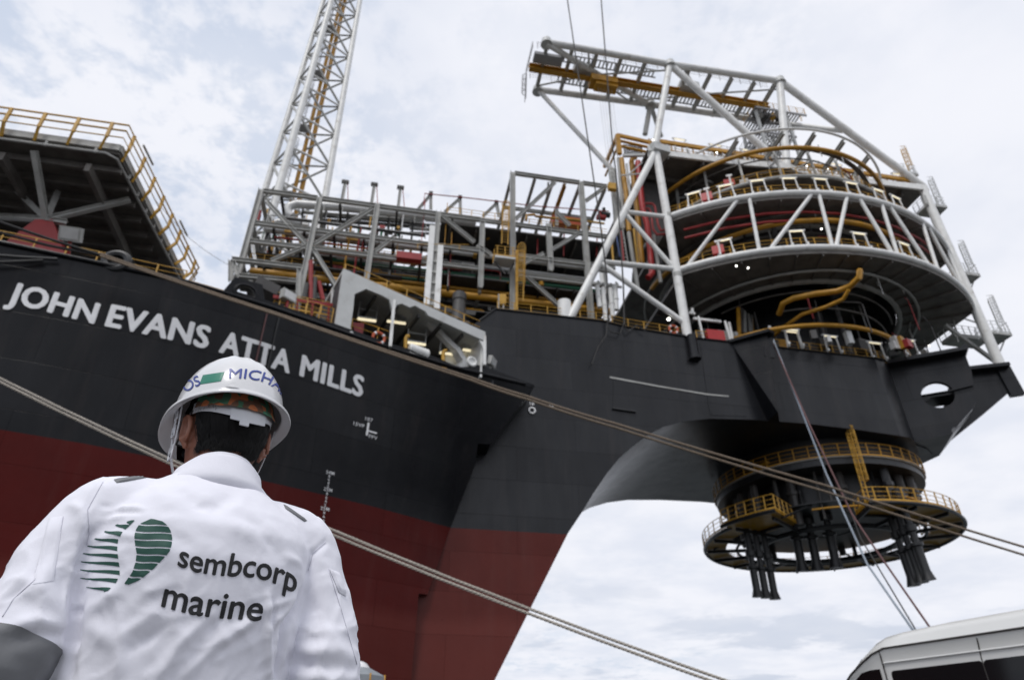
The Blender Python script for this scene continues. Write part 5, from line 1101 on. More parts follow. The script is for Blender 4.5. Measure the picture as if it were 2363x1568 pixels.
# ------------------------------------------------------------------ minibus
def van():
    az=R(-27); d=Vector((math.sin(az),math.cos(az),0)); n=Vector((-d.y,d.x,0)); p0=PH(*K('v',850,680),2.02)
    org=Vector((p0.x,p0.y,0))           # x forward (d), y outward (n), side face at y=0
    t=T('minibus','white high roofed minibus with dark tinted windows parked at the quay','minibus',org-n*.85-d*1.6)
    G=lambda x,y,z: org+d*x+n*y+W*z
    paint('van_white',(.70,.70,.68),.28,.03,2.,spec=.5,coat=.6)
    m_,nt,b,N,L=newmat('dark_glass'); b.inputs['Base Color'].default_value=(.006,.006,.007,1); b.inputs['Roughness'].default_value=.06; b.inputs['Specular IOR Level'].default_value=.35
    paint('tyre_rubber',(.015,.015,.015),.8,.2,9); paint('seam_dark',(.05,.045,.042),.6,.1,9)
    HW=.86   # half width
    # stations: x, roof z, gutter z, side inset at the gutter, bottom z
    st=[(-4.15,2.14,1.98,.06,.35),(-4.0,2.20,2.02,.0,.3),(-3,2.225,2.02,0,.25),(-1.5,2.225,2.02,0,.25),(-.6,2.215,2.02,0,.25),(-.2,2.195,2.02,0,.25),(.0,2.17,2.02,0,.25),(.15,2.12,1.985,.01,.25),(.3,2.04,1.925,.03,.25),(.5,1.90,1.83,.06,.25),(.75,1.70,1.66,.10,.25),(1.0,1.47,1.44,.13,.25),(1.12,1.2,1.18,.16,.28),(1.17,.8,.79,.18,.3),(1.12,.42,.41,.2,.33)]
    rows=[]
    for x,zr,zg,ins,zb in st:
        h=HW-ins; c=-HW
        pr=[(-1,zb,0),(-1,min(.62,zg-.02),.0),(-1,min(1.05,zg-.015),0.0),(-.985,min(1.25,zg-.01),0),(-.975,max(min(1.84,zg-.10),zb+.05) if zg>1.9 else zg-.06,0),(-.985,zg-.055 if zg>1.9 else zg-.03,0),(-1.0,zg-.015,0),(-1.0,zg,0),(-.985,zg+.012,0)]
        top=[(-.96,zg+(zr-zg)*.45),(-.88,zg+(zr-zg)*.78),(-.7,zg+(zr-zg)*.93),(-.35,zr-.005),(0,zr)]
        half=[(a,z) for a,z,_ in pr]+top
        full=half+[(-a,z) for a,z in half[-2::-1]]
        rows.append([G(x,c-a*h,z) if False else G(x,c+(-a)*h,z) for a,z in full])
    m=MB(); m.grid(rows); n_=len(rows[0]); m.add(rows[0],[tuple(range(n_))]); m.add(rows[-1],[tuple(range(n_))[::-1]])
    body=m.build('body','van_white',t,True,fix=True)
    bv=bvh_of(body)
    def on(x,z,off=.006,side=1):
        o_=G(x,2 if side>0 else -3.5,z); h=bv.ray_cast(o_,-n*side); return (h[0]+n*off*side) if h[0] else G(x,0,z)
    def panel(name,poly,mat,off=.006,side=1,par=t):
        # polygon resampled then fanned on the body side
        pts=[]
        for (a,b_),(c,e) in zip(poly,poly[1:]+poly[:1]):
            for i in range(6): pts.append((a+(c-a)*i/6,b_+(e-b_)*i/6))
        cx=sum(p[0] for p in pts)/len(pts); cz=sum(p[1] for p in pts)/len(pts)
        o=[on(x,z,off,side) for x,z in pts]; i1=[on(cx+(x-cx)*.6,cz+(z-cz)*.6,off,side) for x,z in pts]; cc=on(cx,cz,off,side); k=len(o)
        m=MB(); m.add(o+i1+[cc],[(i,(i+1)%k,(i+1)%k+k,i+k) for i in range(k)]+[(i+k,(i+1)%k+k,2*k) for i in range(k)])
        return m.build(name,mat,par,True,fix=True)
    def rnd(x0,x1,z0,z1,r=.05):
        return [(x0+r,z0),(x1-r,z0),(x1-r*.3,z0+r*.3),(x1,z0+r),(x1,z1-r),(x1-r*.3,z1-r*.3),(x1-r,z1),(x0+r,z1),(x0+r*.3,z1-r*.3),(x0,z1-r),(x0,z0+r),(x0+r*.3,z0+r*.3)]
    for sd in (1,-1):
        panel('side_window',rnd(-.92,.0,1.16,1.82,.03),'dark_glass',side=sd); panel('side_window',rnd(-2.3,-.925,1.16,1.82,.03),'dark_glass',side=sd); panel('side_window',rnd(-3.9,-2.36,1.16,1.82,.05),'dark_glass',side=sd)
        panel('door_window',[(.10,1.18),(.95,1.18),(.80,1.50),(.62,1.68),(.45,1.79),(.36,1.835),(.25,1.85),(.12,1.85)],'dark_glass',side=sd)
        for pts in ([(.06,2.0),(.065,1.6),(.06,.5)],[(-.95,2.0),(-.92,1.84),(-.92,.45)],[(-2.33,2.0),(-2.33,1.84),(-2.33,.45)]):
            m=MB(); q=[on(pts[0][0]+(0),z,.002,sd) for z in ()]; 
            for (a,b_),(c,e) in zip(pts,pts[1:]): m.box(on(a,b_,.0,sd),on(c,e,.0,sd),.007,.012,up=n)
            m.build('door_seam','seam_dark',t)
        m=MB(); xs=[-4,-3,-2,-1,-.3,0,.07,.15,.22,.3,.4,.5,.6,.7]
        zg=lambda x: lerp_tab([(s[0],s[2]) for s in st],x)
        m.tube([G(x,-HW+sd*(HW-lerp_tab([(s[0],s[3]) for s in st],x)+.004),zg(x)+.004) for x in xs],.010,6); m.build('rain_gutter','seam_dark',t,True)
        m=MB(); m.tube([G(x,-HW+sd*(HW*.985+.002),1.895) for x in (-3.9,-2,-1,-.1,.05)],.008,6); m.build('body_crease','van_white',t,True)
        for wx in (.25,-2.9):
            c=G(wx,-HW+sd*(HW-.1),.33); m=MB(); m.tube([c-n*.1*sd,c+n*.1*sd],.33,24); w_=m.build('wheel','tyre_rubber',t,True); m=MB(); m.tube([c+n*.09*sd,c+n*.112*sd],.2,16); m.build('rim','silver_lagging',w_,True)
        q=G(1.13,-HW+sd*.62,.85); m=MB(); m.box(q-n*.15,q+n*.15,.1,.22); m.build('headlight','silver_lagging',t)
        q=G(.75,-HW+sd*.98,1.3); m=MB(); m.box(q-W*.14,q+W*.14,.1,.2,up=d); m.build('mirror','van_white',t)
    m=MB(); a0,a1=(.36,2.02),(1.0,1.48); rows=[]
    for k in range(7):
        f=k/6; x=a0[0]+(a1[0]-a0[0])*f; h=HW-lerp_tab([(s[0],s[3]) for s in st],x)-.07; row=[]
        for j in range(9):
            y=-HW+h*(-1+2*j/8); hit=bv.ray_cast(G(x,y,3),-W); row.append((hit[0] if hit[0] else G(x,y,2))+(W*.5+d*.5)*.012)
        rows.append(row)
    m.grid(rows); m.build('windscreen','dark_glass',t,True)
van()
# ------------------------------------------------------------------ second worker under a grey umbrella, far behind
# ------------------------------------------------------------------ the worker in the white coverall
PO=Vector((-.59,1.2925,0)); PX=Vector((.81,.587,0)).normalized(); PY=Vector((-PX.y,PX.x,0))
PM=Matrix(((PX.x,PY.x,0,PO.x),(PX.y,PY.y,0,PO.y),(0,0,1,0),(0,0,0,1))); PI=PM.inverted(); PR=PI.to_3x3()
man=T('person','person from behind in a white coverall with green emblem and white hard hat','person',PO)
man.rotation_euler=(0,0,math.atan2(PX.y,PX.x))
LC0=PI@CAM
def lray(x,y): return (PR@ray(x,y)).normalized()
paint('skin',(.28,.115,.072),.5,.10,30.)
def cloth_mat():
    m,nt,b,N,L=newmat('white_cloth'); b.inputs['Base Color'].default_value=(.82,.82,.89,1); b.inputs['Roughness'].default_value=.85; b.inputs['Sheen Weight'].default_value=.15; b.inputs['Specular IOR Level'].default_value=.2
    tc=N('ShaderNodeTexCoord'); n=N('ShaderNodeTexNoise'); n.inputs['Scale'].default_value=26; n.inputs['Detail'].default_value=7; n.inputs['Roughness'].default_value=.55; L(tc.outputs['Object'],n.inputs['Vector'])
    w=N('ShaderNodeTexNoise'); w.inputs['Scale'].default_value=700; w.inputs['Detail'].default_value=2; L(tc.outputs['Object'],w.inputs['Vector'])
    rg=N('ShaderNodeTexNoise'); rg.noise_type='RIDGED_MULTIFRACTAL'; rg.inputs['Scale'].default_value=7.5; rg.inputs['Detail'].default_value=3.5; rg.inputs['Roughness'].default_value=.45; rg.inputs['Distortion'].default_value=.5; mpr=N('ShaderNodeMapping'); mpr.inputs['Rotation'].default_value=(.3,.6,.4); mpr.inputs['Scale'].default_value=(1.25,1,.8); L(tc.outputs['Object'],mpr.inputs[0]); L(mpr.outputs[0],rg.inputs['Vector'])
    b0=N('ShaderNodeBump'); b0.inputs['Strength'].default_value=.30; b0.inputs['Distance'].default_value=.006; L(rg.outputs[0],b0.inputs['Height'])
    b1=N('ShaderNodeBump'); L(b0.outputs[0],b1.inputs['Normal']); b1.inputs['Strength'].default_value=.35; b1.inputs['Distance'].default_value=.004; L(n.outputs[0],b1.inputs['Height'])
    b2=N('ShaderNodeBump'); b2.inputs['Strength'].default_value=.25; b2.inputs['Distance'].default_value=.0006; L(w.outputs[0],b2.inputs['Height']); L(b1.outputs[0],b2.inputs['Normal']); L(b2.outputs[0],b.inputs['Normal'])
cloth_mat()
paint('grey_cloth',(.17,.175,.185),.6,.08,40.); paint('emblem_green',(.013,.075,.055),.6,.05,30.); paint('print_black',(.012,.012,.014),.65,.05,30.)
paint('print_blue',(.035,.06,.29),.4,.05,30.); paint('print_green',(.012,.20,.13),.35,.05,30.)
paint('helmet_white',(.74,.74,.75),.22,.02,8.,coat=.5); paint('strap_white',(.62,.63,.66),.45,.05,30.); paint('stitch_grey',(.60,.60,.67),.8,.05,30.)
paint('boot_black',(.02,.02,.02),.5,.2,20)
def hair_mat():
    m,nt,b,N,L=newmat('black_hair'); b.inputs['Base Color'].default_value=(.007,.0065,.0065,1); b.inputs['Roughness'].default_value=.62; b.inputs['Specular IOR Level'].default_value=.22
hair_mat()
def batik():
    m,nt,b,N,L=newmat('batik_cloth'); tc=N('ShaderNodeTexCoord'); v=N('ShaderNodeTexVoronoi'); v.inputs['Scale'].default_value=70; L(tc.outputs['Object'],v.inputs['Vector'])
    r=N('ShaderNodeValToRGB'); r.color_ramp.interpolation='CONSTANT'; L(v.outputs['Color'],r.inputs[0]); e=r.color_ramp.elements
    for p,c in ((0,(.10,.05,.03)),(.25,(.05,.14,.08)),(.5,(.45,.14,.05)),(.62,(.14,.07,.04)),(.8,(.06,.2,.12)),(.9,(.5,.38,.2))):
        q=e.new(p) if p not in(0,) else e[0]; q.position=p; q.color=(*c,1)
    e[len(e)-1].color=(.5,.38,.2,1); L(r.outputs[0],b.inputs['Base Color']); b.inputs['Roughness'].default_value=.9
batik()
def link_local(name,me,mat,par=man,smooth=True):
    ob=bpy.data.objects.new(name,me); COL.objects.link(ob); ob.parent=par
    if not me.materials: me.materials.append(MAT[mat])
    if smooth: me.polygons.foreach_set('use_smooth',[True]*len(me.polygons))
    return ob
def loft(m,secs,n=28,e=2.3):
    """secs: (centre, xaxis, yaxis, a, b)"""
    rows=[]
    for c,x,y,a,b in secs:
        row=[]
        for k in range(n):
            t=2*math.pi*k/n; ct,st=math.cos(t),math.sin(t)
            row.append(Vector(c)+Vector(x)*(a*math.copysign(abs(ct)**(2/e),ct))+Vector(y)*(b*math.copysign(abs(st)**(2/e),st)))
        rows.append(row)
    k0=len(m.v); m.grid(rows,closed=True); m.add(rows[0],[tuple(range(n))[::-1]]); m.add(rows[-1],[tuple(range(n))]); return m
def limb(m,pts,rs,n=20):
    """smooth tapered limb through pts (Catmull-Rom)"""
    P_=[Vector(p) for p in pts]; out=[];rr=[]
    for i in range(len(P_)-1):
        p0,p1,p2,p3=P_[max(i-1,0)],P_[i],P_[i+1],P_[min(i+2,len(P_)-1)]
        for k in range(6):
            t=k/6; out.append(.5*((2*p1)+(p2-p0)*t+(2*p0-5*p1+4*p2-p3)*t*t+(3*p1-p0-3*p2+p3)*t**3)); rr.append(rs[i]+(rs[i+1]-rs[i])*t)
    out.append(P_[-1]); rr.append(rs[-1]); m.tube(out,rr,n); return out
def blob(m,c,r,n=14):
    c=Vector(c); rows=[]
    r=Vector(r) if not isinstance(r,(int,float)) else Vector((r,r,r))
    for i in range(n+1):
        ph=math.pi*(i+.02)/(n+.04); rows.append([c+Vector((r.x*math.sin(ph)*math.cos(2*math.pi*k/(2*n)),r.y*math.sin(ph)*math.sin(2*math.pi*k/(2*n)),r.z*math.cos(ph))) for k in range(2*n)])
    m.grid(rows,closed=True); m.add(rows[0],[tuple(range(2*n))]); m.add(rows[-1],[tuple(range(2*n))[::-1]]); return m
def fuse(m,voxel,smooth=6,fac=.5):
    """union of closed shells as one continuous surface"""
    me=bpy.data.meshes.new('fused'); me.from_pydata([tuple(v) for v in m.v],[],m.f); me.validate()
    bm=bmesh.new(); bm.from_mesh(me); bmesh.ops.remove_doubles(bm,verts=bm.verts,dist=1e-5); bmesh.ops.recalc_face_normals(bm,faces=bm.faces); bm.to_mesh(me); bm.free()
    o=bpy.data.objects.new('fused',me); COL.objects.link(o)
    q=o.modifiers.new('r','REMESH'); q.mode='VOXEL'; q.voxel_size=voxel
    if smooth: q=o.modifiers.new('s','SMOOTH'); q.factor=fac; q.iterations=smooth
    dg=bpy.context.evaluated_depsgraph_get(); dg.update(); r=bpy.data.meshes.new_from_object(o.evaluated_get(dg))
    bpy.data.objects.remove(o); bpy.data.meshes.remove(me); return r
EX,EY,EZ=Vector((1,0,0)),Vector((0,1,0)),Vector((0,0,1))
LARM=[(-.10,.0,1.447),(-.175,-.004,1.425),(-.218,-.012,1.345),(-.238,-.032,1.25),(-.258,-.04,1.16),(-.262,.03,1.10),(-.215,.17,1.06),(-.15,.29,1.09)]
RARM=[(.10,.0,1.450),(.178,-.002,1.428),(.220,-.010,1.350),(.243,-.032,1.26),(.256,-.040,1.18),(.262,.02,1.11),(.225,.17,1.09),(.16,.29,1.14)]
AR=[.060,.068,.064,.066,.068,.066,.056,.047]
def garment():
    m=MB()
    T_=[(.86,.0,.178,.125),(.98,.0,.190,.122),(1.08,.0,.192,.122),(1.18,-.002,.194,.126),(1.27,-.008,.196,.132),(1.35,-.014,.197,.136),(1.405,-.012,.196,.128),(1.45,-.006,.176,.110),(1.483,.004,.142,.092),(1.510,.016,.108,.078),(1.53,.024,.086,.070)]
    loft(m,[((0,yc,z),EX,EY,a,b) for z,yc,a,b in T_],40,2.25)
    limb(m,LARM,AR,22); limb(m,RARM,[.061,.069,.066,.067,.068,.066,.058,.048],22)
    for s in (-1,1):
        loft(m,[((s*.085,.0,.96),EX,EY,.098,.118),((s*.09,.0,.80),EX,EY,.092,.105),((s*.10,.01,.52),EX,EY,.078,.085),((s*.105,.0,.30),EX,EY,.072,.08),((s*.11,-.005,.10),EX,EY,.068,.078)],22)
    return fuse(m,.0047,12)
gm=garment()
def bvh_me(me): return BVHTree.FromPolygons([v.co for v in me.vertices],[tuple(p.vertices) for p in me.polygons])
gb=bvh_me(gm)
def lhit(x,y,b):
    h=b.ray_cast(LC0,lray(x,y)); return (h[0],h[1]) if h[0] else (None,None)
# cloth folds: (crop points ..., half width m, height m); negative = crease
p_=lambda *a: [(a[i],a[i+1]) for i in range(0,len(a),2)]
FOLDS=[(p_(470,665,395,790,405,900),.006,-.0035),(p_(405,900,372,1040,352,1250,318,1560),.010,-.012),(p_(1488,938,1430,990,1405,1080,1372,1170),.007,-.004),(p_(1372,1170,1345,1250,1300,1330,1283,1440,1270,1567),.011,-.013),
 (p_(1340,1195,1225,1235),.010,.006),(p_(1330,1225,1260,1290,1222,1360),.009,.006),(p_(1222,1190,1216,1330,1222,1567),.009,.007),(p_(1245,1200,1240,1400),.006,-.005),(p_(1180,1250,1120,1330,1000,1460),.012,.004),
 (p_(1150,1290,1010,1385,850,1540),.012,.0045),(p_(1130,1340,960,1480),.010,-.004),(p_(880,1335,790,1440,700,1567),.014,.0045),(p_(560,1360,700,1265),.012,.004),(p_(610,1420,760,1330),.012,-.004),(p_(400,1300,540,1420,560,1567),.016,.004),
 (p_(480,800,560,785,650,790),.008,.0035),(p_(470,770,560,800,640,805),.006,-.003),(p_(455,840,560,820),.007,.003),(p_(410,930,520,905,640,920),.008,.0028),(p_(850,720,900,760,960,785),.018,-.005),(p_(960,785,1010,760,1060,725),.018,-.004),(p_(880,640,940,615,1040,640),.02,.003),
 (p_(1000,860,1100,880,1230,950),.022,.003),(p_(1110,790,1200,850,1290,930),.02,.003),(p_(1180,900,1260,985),.012,-.003),(p_(1310,1010,1370,1040),.01,.004),
 (p_(60,1335,150,1310,260,1320),.016,.006),(p_(20,1395,130,1365,330,1400),.014,-.007),(p_(180,1390,260,1400,330,1440),.012,.008),(p_(120,1120,200,1180,280,1290),.02,.005),(p_(260,960,300,1080,300,1200),.02,-.005),(p_(330,770,375,800,380,900),.010,.004),(p_(240,940,150,1120,40,1210),.006,-.0025),
 (p_(1470,1010,1490,1120,1470,1260),.022,.005),(p_(1400,1180,1440,1260,1440,1400),.018,-.005),(p_(1330,1400,1420,1440,1560,1430),.018,.006),(p_(1310,1480,1400,1500,1600,1510),.016,-.006),(p_(1340,1530,1450,1555,1620,1560),.014,.006),(p_(1360,1330,1450,1330,1540,1380),.016,.004),
 (p_(560,1120,500,1200,380,1260),.014,.003),(p_(640,1190,740,1130),.012,.003),(p_(930,1300,830,1400),.01,.003),(p_(760,900,880,960),.014,-.0025),(p_(700,680,760,760),.016,.003),(p_(1040,1250,960,1340),.008,-.003)]
segs=[]
for pts,wd,am in FOLDS:
    q=[lhit(*K('p',x,y),gb)[0] for x,y in pts]; q=[x for x in q if x is not None]
    for a,b in zip(q,q[1:]):
        if (b-a).length<.25: segs.append((a,b,wd,am))
gm.calc_loop_triangles() if hasattr(gm,'calc_loop_triangles') else None
nrm=[v.normal.copy() for v in gm.vertices]
for v,nv in zip(gm.vertices,nrm):
    p=v.co; d=0.
    if p.z>1.0:
        for a,b,wd,am in segs:
            ab=b-a; t=max(0,min(1,(p-a).dot(ab)/ab.length_squared)); r=(p-(a+ab*t)).length*1.18
            if r<wd*2.6: d+=1.25*am*math.exp(-(r/wd)**2)*(.55+.45*math.sin(math.pi*min(1,max(0,t)))) 
        d=max(-.016,min(.014,d))
        q=Vector((p.x*16,p.y*16,p.z*16)); arm=1. if abs(p.x)>.2 else .45
        dg_=noise.noise(Vector((p.x*13+p.z*9,p.y*11,p.z*13-p.x*9)))
        zr=max(0,min(1,(1.40-p.z)/.14))*.8+.2; rg=(1-abs(noise.noise(Vector((p.x*15+p.z*8,p.y*12,p.z*12-p.x*10)))))**6; rg2=(1-abs(noise.noise(Vector((p.x*22-p.z*15+5,p.y*18,p.z*20+p.x*12)))))**6
        d+=zr*(.0034*rg+.0022*rg2)*(1.2 if arm>.9 else .8)
        d+=arm*.0028*noise.noise(Vector((p.x*11+3,p.y*11,p.z*19)))+arm*.0035*(.5-abs(dg_))*1.2+.0012*noise.noise(q*2.4)
    v.co=p+nv*d
cover=link_local('coverall',gm,'white_cloth')
gm.update(); gb=bvh_me(gm)
def on_cloth(x,y,off,b=None):
    h,n=lhit(x,y,b or gb)
    if h is None: return None
    return h+n*off
def decal(name,items,mat,off,par,b=None):
    """each item (verts px, faces[, copies]) is laid on the surface as an object of its own"""
    for vs,fs,*sh in items:
        m=MB()
        for k,(ox,oy) in enumerate(sh[0] if sh else [(0,0)]):
            q=[on_cloth(x+ox,y+oy,off+k*.00012,b) for x,y in vs]; ok=[f for f in fs if all(q[i] is not None for i in f) and max((q[f[i]]-q[f[i-1]]).length for i in range(len(f)))<.05]
            used=sorted({i for f in ok for i in f}); mp2={i:j for j,i in enumerate(used)}
            m.add([q[i] for i in used],[tuple(mp2[i] for i in f) for f in ok])
        if m.f: me=bpy.data.meshes.new(name); me.from_pydata([tuple(v) for v in m.v],[],m.f); me.validate(); link_local(name,me,mat,par,False)
def curve_text(body,base,h,bold=0.,shear=0.,normal=False,spacing=1.,xh=None,squeeze=1.):
    """text mapped along a pixel base line; h: height in px of one em-height letter"""
    me=text_mesh(body,1.,0,0,spacing,4); refine(me,.09,3)
    ref=max(v.co.y for v in me.vertices) if xh is None else xh
    xs=[v.co.x for v in me.vertices]; x0,x1=min(xs),max(xs); L=[0]
    for a,b in zip(base,base[1:]): L.append(L[-1]+math.hypot(b[0]-a[0],b[1]-a[1]))
    def at_(s):
        s*=L[-1]
        for i in range(len(base)-1):
            if s<=L[i+1] or i==len(base)-2:
                t=(s-L[i])/(L[i+1]-L[i]); a,b=base[i],base[i+1]; d=((b[0]-a[0])/(L[i+1]-L[i]),(b[1]-a[1])/(L[i+1]-L[i])); return (a[0]+(b[0]-a[0])*t,a[1]+(b[1]-a[1])*t),d
    out=[]
    for v in me.vertices:
        s=(v.co.x-x0)/(x1-x0); s=1-(1-s)**squeeze; (bx,by),_=at_(s); t=v.co.y/ref
        if normal:
            _,d0=at_(max(0,s-.06)); _,d1=at_(min(1,s+.06)); d=(d0[0]+d1[0],d0[1]+d1[1]); l=math.hypot(*d); d=(d[0]/l,d[1]/l); hh=h(s) if callable(h) else h
            out.append((bx+d[1]*t*hh+shear*t*hh*d[0],by-d[0]*t*hh+shear*t*hh*d[1]))
        else:
            hh=h(s) if callable(h) else h; out.append((bx+shear*t*hh,by-t*hh))
    k=bold*(h(.5) if callable(h) else h)/ref; r=(out,[tuple(p.vertices) for p in me.polygons],[(0,0),(k,0),(-k,0),(0,k),(0,-k)]); bpy.data.meshes.remove(me); return r
kp=lambda pts: [K('p',x,y) for x,y in pts]
SC=1300/1738/1.4818
decal('company_name',[curve_text('sembcorp',kp([(812,1045),(900,1075),(1000,1090),(1100,1094),(1160,1098),(1220,1113),(1290,1140),(1345,1172)]),lambda s:(76+6*s)*SC,.017,.20,xh=.53),
 curve_text('marine',kp([(738,1230),(835,1257),(900,1271),(1000,1283),(1100,1290),(1190,1296)]),lambda s:(92-4*s)*SC,.017,.22,xh=.53)],'print_black',.0008,cover)
# striped emblem
def interp(pts,y): return lerp_tab(pts,y)
def emblem():
    out=[]
    Rl=[(832,690),(855,638),(880,622),(910,614),(950,618),(990,625),(1030,620),(1075,605),(1110,580),(1145,556)]; Rr=[(832,690),(838,735),(860,764),(885,780),(920,787),(950,784),(980,775),(1010,750),(1060,702),(1110,640),(1145,556)]
    Ll=[(834,622),(845,575),(860,527),(892,475),(925,430),(958,398),(992,378),(1028,370),(1070,366),(1110,368),(1145,398),(1174,440)]; Lr=[(834,622),(875,580),(895,558),(930,540),(970,536),(1010,541),(1050,547),(1090,548),(1125,530),(1160,495),(1174,455)]
    def stripes(Lf,Rt,ys,hl,hr,slope,amp):
        lo_,hi_=max(Lf[0][0],Rt[0][0]),min(Lf[-1][0],Rt[-1][0])
        for y0 in ys:
            n=18; vs=[]
            for i in range(n+1):
                t=i/n; h=hl+(hr-hl)*t; yc=y0+slope*t+amp*math.sin(math.pi*1.7*t+.5)
                for q in (0,.33,.67,1):
                    y=max(lo_,min(hi_,yc+(q-.5)*h)); x=interp(Lf,y)+(interp(Rt,y)-interp(Lf,y))*t; vs.append(K('p',x,y))
            out.append((vs,[(i*4+j,i*4+j+1,i*4+j+5,i*4+j+4) for i in range(n) for j in range(3)]))
    stripes(Rl,Rr,[839+34*k for k in range(9)],27,28,10,2.5); stripes(Ll,Lr,[837,857,888,921,954,989,1026,1064,1101,1143],4,20,15,2)
    return out
decal('emblem',[(sum([i[0] for i in E_],[]),[tuple(v+76*k for v in f) for k,i in enumerate(E_) for f in i[1]]) for E_ in (emblem(),)],'emblem_green',.0008,cover)
def patch(name,poly,mat,off,par=cover,th=0.,dens=8,b=None):
    """cloth panel bounded by px polygon (4 corners) laid on the coverall, with a turned edge"""
    a,b_,c,d=[K('p',*q) for q in poly]; n=dens; vs=[];fs=[]
    for i in range(n+1):
        for j in range(n+1):
            s,t=i/n,j/n; vs.append((a[0]*(1-s)*(1-t)+b_[0]*s*(1-t)+c[0]*s*t+d[0]*(1-s)*t,a[1]*(1-s)*(1-t)+b_[1]*s*(1-t)+c[1]*s*t+d[1]*(1-s)*t))
    q=[on_cloth(x,y,off if 0<i_<n and 0<j_<n else off*.2) for (x,y),(i_,j_) in zip(vs,[(i,j) for i in range(n+1) for j in range(n+1)])]
    fs=[(i*(n+1)+j,i*(n+1)+j+1,(i+1)*(n+1)+j+1,(i+1)*(n+1)+j) for i in range(n) for j in range(n)]; fs=[f for f in fs if all(q[k] is not None for k in f) and max((q[f[k]]-q[f[k-1]]).length for k in range(4))<.04]
    me=bpy.data.meshes.new(name); me.from_pydata([tuple(v) if v is not None else (0,0,1.2) for v in q],[],fs); me.validate(); return link_local(name,me,mat,par)
patch('shoulder_band',((519,653),(676,634),(668,646),(533,669)),'grey_cloth',.003); patch('shoulder_band',((1295,766),(1404,840),(1392,846),(1304,786)),'grey_cloth',.003)
patch('pocket_flap',((1503,1060),(1545,1075),(1579,1186),(1548,1170)),'white_cloth',.006); patch('sleeve_pocket',((222,828),(290,820),(245,1115),(150,1130)),'white_cloth',.0035)
# stitched seams
def seam(pts,name='seam'):
    m=MB(); q=[]
    for a,b in zip(pts,pts[1:]):
        for i in range(8): q.append(on_cloth(*K('p',a[0]+(b[0]-a[0])*i/8,a[1]+(b[1]-a[1])*i/8),.0006))
    q=[x for x in q if x is not None]
    if len(q)>3:
        m.tube(q,.0008,5); me=bpy.data.meshes.new(name); me.from_pydata([tuple(v) for v in m.v],[],m.f); link_local(name,me,'stitch_grey',cover)
seam([(470,665),(400,790),(408,900),(395,960)]); seam([(1488,938),(1430,990),(1405,1080)]); seam([(240,935),(160,1110),(60,1200),(5,1290)]); seam([(1500,1060),(1560,1250),(1640,1530)]); seam([(290,822),(262,960),(245,1115)])
# grey reflective band round the left sleeve, taken from the cloth surface
def band(arm,t0,t1,name):
    pts=sm([Vector(p) for p in arm],8); L=[0]
    for a,b in zip(pts,pts[1:]): L.append(L[-1]+(b-a).length)
    def at_(s_):
        for i in range(len(pts)-1):
            if s_<=L[i+1]: t=(s_-L[i])/(L[i+1]-L[i]); return pts[i]+(pts[i+1]-pts[i])*t,(pts[i+1]-pts[i]).normalized()
        return pts[-1],(pts[-1]-pts[-2]).normalized()
    rows=[]
    for j in range(15):
        c,d=at_(t0+(t1-t0)*j/14); x=d.cross(EY).normalized(); y=d.cross(x); row=[]
        for k in range(56):
            r=x*math.cos(2*math.pi*k/56)+y*math.sin(2*math.pi*k/56); h=gb.ray_cast(c,r,.11); row.append(h[0]+r*.0045 if h[0] else c+r*.075)
        rows.append(row)
    m=MB(); m.grid(rows,closed=True); me=bpy.data.meshes.new(name); me.from_pydata([tuple(v) for v in m.v],[],m.f); return link_local(name,me,'grey_cloth',cover)
def sm(pts,k=6):
    P_=[Vector(p) for p in pts]; out=[]
    for i in range(len(P_)-1):
        p0,p1,p2,p3=P_[max(i-1,0)],P_[i],P_[i+1],P_[min(i+2,len(P_)-1)]
        for q in range(k):
            t=q/k; out.append(.5*((2*p1)+(p2-p0)*t+(2*p0-5*p1+4*p2-p3)*t*t+(3*p1-p0-3*p2+p3)*t**3))
    return out+[P_[-1]]
band(LARM,.318,.40,'sleeve_band'); band(RARM,.41,.47,'sleeve_band')
# collar
def collar():
    m=MB(); n=40
    lo=[];hi=[];fo=[]
    for k in range(n):
        t=2*math.pi*k/n; c,s=math.cos(t),math.sin(t)          # s<0 is the nape
        back=max(0,-s); 
        lo.append(Vector((.088*c,.022+.078*s,1.500+.010*back-.012*max(0,s)))); hi.append(Vector((.072*c,.028+.068*s,1.542+.034*back-.03*max(0,s)))); fo.append(Vector((.101*c,.018+.091*s,1.486+.016*back-.02*max(0,s))))
    mid=[(a+b)/2+Vector((math.cos(2*math.pi*k/n),math.sin(2*math.pi*k/n),0))*.004 for k,(a,b) in enumerate(zip(hi,fo))]
    inn=[Vector((v.x*.93,.03+(v.y-.03)*.93,v.z-.002)) for v in hi]; inl=[Vector((v.x*.93,.022+(v.y-.022)*.93,v.z)) for v in lo]
    m.grid([inl,inn,[v+Vector((0,0,.0025)) for v in hi],mid,fo,[v+Vector((0,0,-.003))*1 for v in lo]],closed=True)
    me=bpy.data.meshes.new('collar'); me.from_pydata([tuple(v) for v in m.v],[],m.f); bm=bmesh.new(); bm.from_mesh(me); bmesh.ops.recalc_face_normals(bm,faces=bm.faces); bmesh.ops.subdivide_edges(bm,edges=bm.edges,cuts=1,use_grid_fill=True,smooth=.6); 
    for v in bm.verts: v.co+=v.normal*(.0012*noise.noise(v.co*38))
    bm.to_mesh(me); bm.free(); return link_local('collar',me,'white_cloth',cover)
collar()
